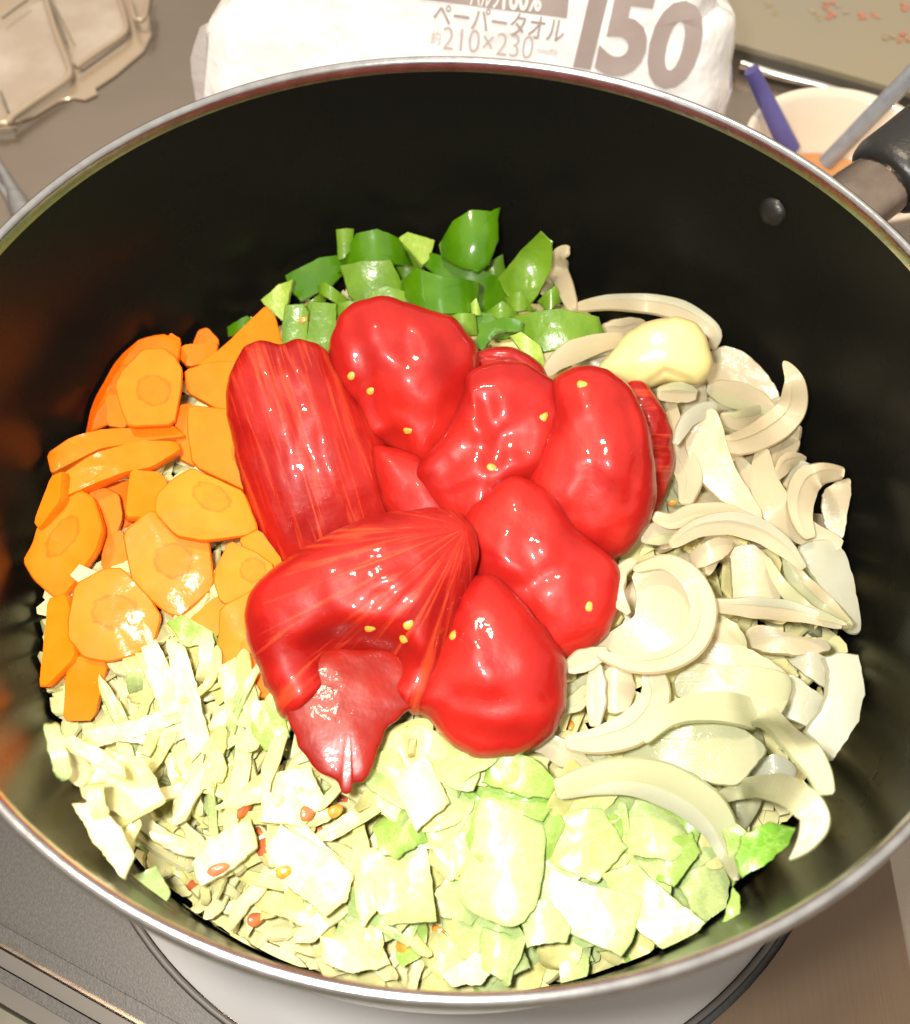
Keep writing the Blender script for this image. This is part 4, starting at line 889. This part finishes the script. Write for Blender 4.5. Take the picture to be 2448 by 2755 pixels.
leaf(RD, [(1290, 1690), (1380, 1660), (1400, 1700), (1345, 1772), (1280, 1745)], .015, 'cab_green', 'bright yellow green leaf inside the onion arc', bend=.003)
leaf(RD, [(1375, 1700), (1435, 1680), (1465, 1760), (1442, 1862), (1390, 1835), (1360, 1770)], .012, 'cab_pale', 'crumpled leaf at the lower right edge of the heap', wave=.003, tilt=(.3, 0))
leaf(RD, [(1478, 1668), (1530, 1640), (1590, 1650), (1572, 1692), (1530, 1722), (1482, 1752), (1466, 1712)], .006, 'cab_deep', 'dark green leaf tip at the lower right wall', tilt=(.2, 0))
leaf(RD, [(1432, 1615), (1468, 1640), (1505, 1672), (1478, 1745), (1462, 1770), (1452, 1700)], .010, 'cab_green', 'bright green leaf sliver beside the dark leaf tip')
leaf(RD, [(1465, 1770), (1478, 1790), (1478, 1830), (1440, 1840)], .004, 'cab_green', 'tiny green leaf corner below the dark leaf tip')
leaf(RD, [(1250, 1880), (1320, 1900), (1310, 1945), (1245, 1945)], .008, 'cab_deep', 'deep green leaf patch near the front rim')
leaf(RD, [(1105, 1882), (1180, 1885), (1172, 1962), (1120, 1968)], .012, 'cab_pale', 'upright leaf strip near the front rim', tilt=(0, .2))
leaf(RD, [(960, 1850), (1040, 1870), (1060, 1930), (1000, 1958), (955, 1930)], .014, 'cab_pale', 'ribbed leaf strip left of the upright strip', bend=.004)
leaf(RD, [(860, 1640), (940, 1640), (955, 1720), (900, 1760), (850, 1720)], .012, 'cab_yellow', 'cupped yellow leaf left of the smooth leaf', bend=.005)
leaf(RD, [(750, 1465), (850, 1452), (925, 1520), (935, 1620), (850, 1660), (760, 1620), (735, 1540)], .013, 'cab_yellow', 'folded yellowish leaf right of the sauce run', bend=.006, wave=.003, corners=False)
leaf(RD, [(780, 1560), (850, 1500), (900, 1600), (830, 1660)], .018, 'cab_white', 'raised fold of leaf right of the sauce run', bend=.006, t=.002)
leaf(RD, [(710, 1690), (800, 1700), (860, 1800), (800, 1860), (720, 1790)], .014, 'cab_yellow', 'broad yellow leaf in the blown out centre', bend=.004)
leaf(RD, [(560, 1645), (660, 1700), (705, 1745), (690, 1800), (650, 1830), (560, 1760), (530, 1690)], .018, 'cab_white', 'broad white rib piece below the sauce drops', bend=.004, t=.004, bang=.8)
leaf(RD, [(380, 1720), (440, 1660), (500, 1630), (515, 1690), (470, 1730), (400, 1770)], .019, 'cab_white', 'bright white rib block at the lower left', bend=.003, t=.005)
leaf(RD, [(520, 1545), (620, 1530), (650, 1600), (600, 1650), (520, 1640)], .014, 'cab_white', 'square white rib piece left of the sauce tip', bend=.002, t=.004)
leaf(RD, [(140, 1600), (190, 1600), (240, 1650), (265, 1710), (245, 1760), (195, 1690)], .002, 'cab_white', 'white leaf edge curling down at the left wall', tilt=(-.1, 0), bend=.003)
leaf(RD, [(150, 1490), (290, 1510), (330, 1600), (260, 1640), (160, 1590)], .010, 'cab_yellow', 'wide pale leaf at the far left of the cabbage', wave=.003)
leaf(RD, [(160, 1460), (250, 1440), (395, 1405), (400, 1430), (260, 1475), (190, 1490)], .012, 'cab_white', 'straight cabbage strip pointing right at the left wall', t=.002)
leaf(RD, [(240, 1480), (340, 1450), (420, 1420), (420, 1450), (330, 1490)], .008, 'cab_white', 'second straight strip over the dark gap at left', t=.002)
leaf(RD, [(280, 1290), (310, 1275), (350, 1350), (360, 1420), (320, 1430)], .012, 'cab_white', 'thick white stalk below the round carrot slice', t=.004, bend=.003)
leaf(RD, [(330, 1270), (370, 1290), (395, 1380), (420, 1480), (380, 1520), (350, 1400)], .013, 'cab_white', 'long white stalk right beside the thick stalk', t=.004, bend=.003, bang=1.4)
leaf(RD, [(330, 1240), (360, 1225), (430, 1260), (440, 1290), (370, 1290)], .006, 'cab_green', 'greenish scrap between the carrots and the white stalks')
leaf(RD, [(430, 1330), (470, 1310), (520, 1380), (510, 1460), (460, 1440)], .010, 'cab_yellow', 'pale leaf under the long carrot slice')
leaf(RD, [(500, 1400), (560, 1395), (580, 1470), (530, 1500), (500, 1460)], .010, 'cab_green', 'greenish leaf touching the sauce run on its left')
leaf(RD, [(245, 1760), (310, 1725), (340, 1780), (330, 1820), (270, 1800)], .006, 'cab_pale', 'crinkled scrap at the lower left wall', wave=.004)
leaf(RD, [(330, 1845), (370, 1820), (400, 1840), (370, 1870), (335, 1875)], .010, 'cab_white', 'small white crumb at the lower left rim', t=.003)
leaf(RD, [(640, 1870), (760, 1880), (780, 1925), (700, 1945), (640, 1920)], .014, 'cab_white', 'white scrap glaring beside the front rim', t=.002)
leaf(RD, [(880, 1945), (950, 1900), (1000, 1925), (960, 1965), (900, 1970)], .014, 'cab_white', 'pointed white scrap at the front rim', t=.002)
leaf(RD, [(400, 1880), (470, 1860), (520, 1900), (480, 1930)], .006, 'cab_yellow', 'frayed scrap on the dark patch at the front left rim', wave=.004)

# ------------------------------------------------------------------ tomatoes
TG = 'peeled tomatoes'
def tom(pts, off, ht, hb, label, m='tomato_plain', **kw):
    ctr = kw.pop('ctr', None)
    c_ = np.mean(pts, 0); pts = [(c_[0]+(x-c_[0])*1.055, c_[1]+(y-c_[1])*1.055) for x, y in pts]
    return blob('peeled_tomato', R5(pts), off, ht, hb, m, label, 'tomato', TG, ctr=R5([ctr])[0] if ctr else None, **kw)
def c5(pts, w, d): return (R5(pts), w, d)
def d5(x, y, r, a): q = R5([(x, y)])[0]; return (q[0], q[1], r*.6948, a)
tom([(600, 620), (760, 660), (900, 800), (1000, 930), (960, 1060), (800, 960), (670, 900), (610, 760)], .002, .008, .012, 'dark sunken tomato flesh in the hollow between the tomatoes')
tom([(970, 265), (1050, 225), (1150, 240), (1240, 310), (1250, 420), (1050, 440), (950, 380)], .010, .009, .012, 'small tomato end peeping out behind the middle tomato', creases=[c5([(1000, 260), (1120, 270), (1210, 330)], .0015, .0015)])
tom([(1560, 385), (1630, 372), (1690, 450), (1732, 560), (1737, 700), (1690, 830), (1630, 890), (1560, 720), (1530, 500)], .007, .009, .012, 'rough dark tomato flap behind the right tomato', m='tomato', lump=.003, ls=120)
tom([(930, 930), (1010, 820), (1130, 740), (1260, 800), (1370, 940), (1490, 1040), (1522, 1130), (1512, 1240), (1450, 1345), (1310, 1422), (1190, 1330), (1050, 1190), (955, 1110), (945, 1010)], .008, .011, .014, 'smooth glossy tomato at the lower right with a small bubble', ctr=(1230, 1130), creases=[c5([(1010, 1130), (1180, 1150), (1330, 1060), (1440, 1070)], .003, .0012)], lump=.002)
tom([(105, 235), (150, 213), (230, 226), (310, 213), (380, 240), (440, 320), (520, 450), (610, 580), (652, 740), (668, 880), (600, 990), (420, 1060), (290, 1080), (215, 1045), (150, 930), (100, 800), (60, 640), (28, 480), (33, 370), (68, 280)], .011, .013, .016, 'long veined tomato on the left beside the carrots', m='tomato', axis=R5([(200, 230), (430, 950)]), wr=.00010, creases=[c5([(200, 225), (215, 300)], .002, .003), c5([(240, 330), (330, 600), (360, 760)], .004, .0010)], lump=.0016)
tom([(760, 690), (860, 570), (930, 430), (960, 330), (1080, 295), (1200, 325), (1310, 420), (1330, 560), (1260, 700), (1150, 790), (1070, 920), (990, 962), (920, 930), (830, 860), (770, 770)], .013, .011, .014, 'crumpled middle tomato under the rear one', creases=[c5([(1000, 440), (1060, 560), (1030, 660)], .004, .0022), c5([(960, 620), (860, 700), (800, 760)], .004, .0016), c5([(1130, 600), (1190, 480), (1260, 460)], .0045, .0018), c5([(840, 830), (1000, 760), (1130, 800)], .004, .0012)], lump=.0016, ls=70)
tom([(1285, 375), (1340, 328), (1420, 313), (1510, 340), (1592, 430), (1642, 560), (1662, 720), (1652, 850), (1590, 962), (1490, 1032), (1370, 992), (1270, 940), (1195, 840), (1178, 730), (1225, 600), (1275, 490)], .017, .014, .016, 'big round tomato on the right beside the onions', dents=[d5(1300, 450, 70, -.003), d5(1540, 700, 140, .002)], creases=[c5([(1560, 440), (1600, 640), (1560, 830)], .0022, .0012)], lump=.0022)
tom([(425, 300), (428, 200), (470, 110), (540, 60), (620, 43), (720, 68), (850, 108), (932, 170), (974, 260), (966, 400), (945, 500), (890, 600), (820, 690), (760, 700), (690, 630), (620, 590), (555, 560), (520, 450), (465, 400)], .018, .015, .017, 'rounded bright tomato at the back touching the green pepper', ctr=(700, 320), dents=[d5(660, 590, 50, -.006), d5(580, 480, 70, -.002)], creases=[c5([(500, 130), (560, 330), (600, 500)], .0035, .0018), c5([(860, 150), (880, 300), (900, 420)], .005, .0012)], lump=.0024)
tom([(890, 1230), (930, 1145), (1050, 1125), (1150, 1225), (1262, 1355), (1314, 1460), (1314, 1600), (1262, 1712), (1150, 1783), (1000, 1795), (880, 1745), (810, 1660), (740, 1600), (800, 1450), (860, 1330)], .015, .013, .015, 'glossy tomato lowest in the heap with strong glints', ctr=(1050, 1470), creases=[c5([(880, 1560), (1010, 1610), (1250, 1600)], .004, .0012), c5([(860, 1680), (1000, 1720), (1150, 1730)], .003, .0015)], lump=.0016)
tom([(250, 1060), (400, 970), (560, 900), (740, 868), (880, 878), (945, 938), (968, 1010), (952, 1120), (905, 1250), (870, 1350), (850, 1450), (810, 1570), (730, 1630), (610, 1510), (440, 1510), (275, 1640), (200, 1540), (150, 1430), (113, 1330), (118, 1200), (170, 1120)], .019, .014, .018, 'large fan shaped tomato torn open at the bottom', m='tomato', ctr=(560, 1260), fan=R5([(935, 930)])[0], wr=.00018, up=.05,
    dents=[d5(430, 1430, 110, -.010), d5(560, 1440, 120, -.010), d5(660, 1450, 90, -.007), d5(560, 1300, 60, .0015), d5(780, 1400, 60, .002)], creases=[c5([(850, 1180), (860, 1300), (800, 1480)], .003, .002), c5([(280, 1400), (420, 1340), (560, 1320)], .003, .0015)], lump=.0022)
po_, pn_2 = PLANES['large fan shaped tomato torn open at the bottom']
pn_3 = (pn_2 + UPV*.30).normalized()
blob('tomato_sauce', R5([(300, 1440), (420, 1395), (600, 1390), (720, 1430), (810, 1520), (765, 1590), (690, 1645), (640, 1690), (610, 1760), (582, 1840), (548, 1895), (508, 1915), (496, 1945), (462, 1950), (438, 1905), (385, 1872), (335, 1830), (295, 1770), (270, 1690), (235, 1580)]), 0, .0022, .008, 'sauce',
     'run of red tomato sauce flowing onto the white cabbage', 'sauce', ctr=R5([(490, 1610)])[0], lump=.0007, ls=60, pw=2.2, jit=.0005, k=150, plane=(po_ - pn_2*.0012, pn_3))

# ------------------------------------------------------------------ small things laid on whatever the sight line meets
bpy.context.view_layer.update(); dg = bpy.context.evaluated_depsgraph_get()
def hit(p):
    d = ray(p).normalized(); ok, loc, nrm, _, _, _ = scene.ray_cast(dg, CAM + d*.02, d)
    return (loc, nrm) if ok else (onheap(p), Vector((0, 0, 1)))
HITS = []
def bead(name, p, a, b, c, material, label, cat, group, ang):
    loc, nrm = hit(p)
    if nrm.dot(CAM-loc) < 0: nrm = -nrm
    nrm = (nrm+ (CAM-loc).normalized()*.6).normalized(); e1, e2 = fr(nrm, RGT*math.cos(ang)+UPV*math.sin(ang))
    HITS.append((name, loc, nrm, e1, e2, a, b, c, material, label, cat, group))
SG = 'tomato seeds'
for (x, y), lab, ang in (((570, 392), 'tomato seed on the front of the rear tomato', .6), ((495, 335), 'small tomato seed on the shaded flank of the rear tomato', 1), ((1036, 686), 'tomato seed on the middle tomato', -.3), ((1240, 495), 'tomato seed at the upper right of the middle tomato', .9),
                         ((565, 1310), 'lone round seed above the tear of the fan shaped tomato', 0), ((715, 1298), 'upper of two seeds close together on the fan shaped tomato', .7), ((700, 1352), 'lower of two seeds close together on the fan shaped tomato', 1.7), ((892, 1340), 'seed in the crease left of the lowest tomato', 1.4),
                         ((1415, 1230), 'seed on the smooth lower right tomato', 1.2), ((1385, 366), 'flat seed at the top of the big right tomato', 0), ((1735, 826), 'seed on the onion right of the tomatoes', .5), ((308, 118), 'seed on the upright pepper strip', .5), ((1345, 1690), 'reddish seed hanging off the lowest tomato', 1.2), ((712, 545), 'orange seed in the hollow below the rear tomato', .2)):
    bead('tomato_seed', R5([(x, y)])[0], .0015, .0011, .0004, 'seed', lab, 'seed', SG, ang)
for (x, y), a, b, lab, ang in (((850, 750), .0042, .0016, 'upper left sauce streak on the white cabbage', .5), ((905, 835), .0030, .0011, 'thin sauce trail linking two red spots on the cabbage', -.9), ((925, 885), .0032, .0025, 'largest round sauce spot on the white cabbage', 0), ((1065, 765), .0022, .0019, 'round sauce spot left of the sauce tip', 0), ((1110, 822), .0025, .0013, 'small sauce spot below the sauce tip', -.6),
                            ((755, 960), .0035, .0014, 'sauce streak near the left front of the cabbage', .4), ((675, 1005), .0032, .0020, 'brownish sauce spot low at the left front', .2), ((1195, 715), .0022, .0015, 'sauce bead just below the sauce tip', 1.3), ((885, 1135), .0026, .0018, 'pale sauce spot near the front rim', .2), ((735, 1195), .0030, .0014, 'pinkish sauce smear on the front inner wall', .2)):
    bead('sauce_drop', R8([(x, y)])[0], a*.9, b, .0005, 'sauce_thin', lab, 'sauce', 'sauce drops on the cabbage', ang)
for (x, y), lab in (((1165, 757), 'tomato seed right below the sauce run'), ((1530, 1168), 'tomato seed on cabbage near the front centre'), ((1405, 1230), 'tomato seed on white cabbage beside the front rim'), ((985, 970), 'faint seed on the white rib piece')):
    bead('tomato_seed', R8([(x, y)])[0], .0022, .0016, .0007, 'seed', lab, 'seed', SG, .4)
for x, y, r in ((1738, 1545, .0011), (1722, 1556, .0007), (1748, 1560, .0008), (1730, 1570, .0006), (1755, 1548, .0006), (1640, 1716, .0010), (1652, 1728, .0008), (1632, 1732, .0007)):
    bead('splash_mark', RD([(x, y)])[0], r*1.2, r, .0002, 'black', 'tiny dark splash mark on the lower right inner wall', 'splash', 'splash marks on the inner wall', .3)
for name, loc, nrm, e1, e2, a, b, c, material, label, cat, group in HITS:
    V, F = [], []; sd = random.random()*9
    for i in range(7):
        t = -math.pi/2+math.pi*i/6; 
        for j in range(16):
            f = 2*math.pi*j/16; rr = math.cos(t)*(1+.18*nz(math.cos(f), math.sin(f), sd, 1.4)); V.append(loc+nrm*(c*.1+c*math.sin(t))+e1*(a*rr*math.cos(f)*(1+.22*math.cos(f)))+e2*(b*rr*math.sin(f)))
    for i in range(6):
        for j in range(16): F.append((i*16+j, i*16+(j+1) % 16, (i+1)*16+(j+1) % 16, (i+1)*16+j))
    tag(link(name, V, F, material, origin=loc), label, cat, group)
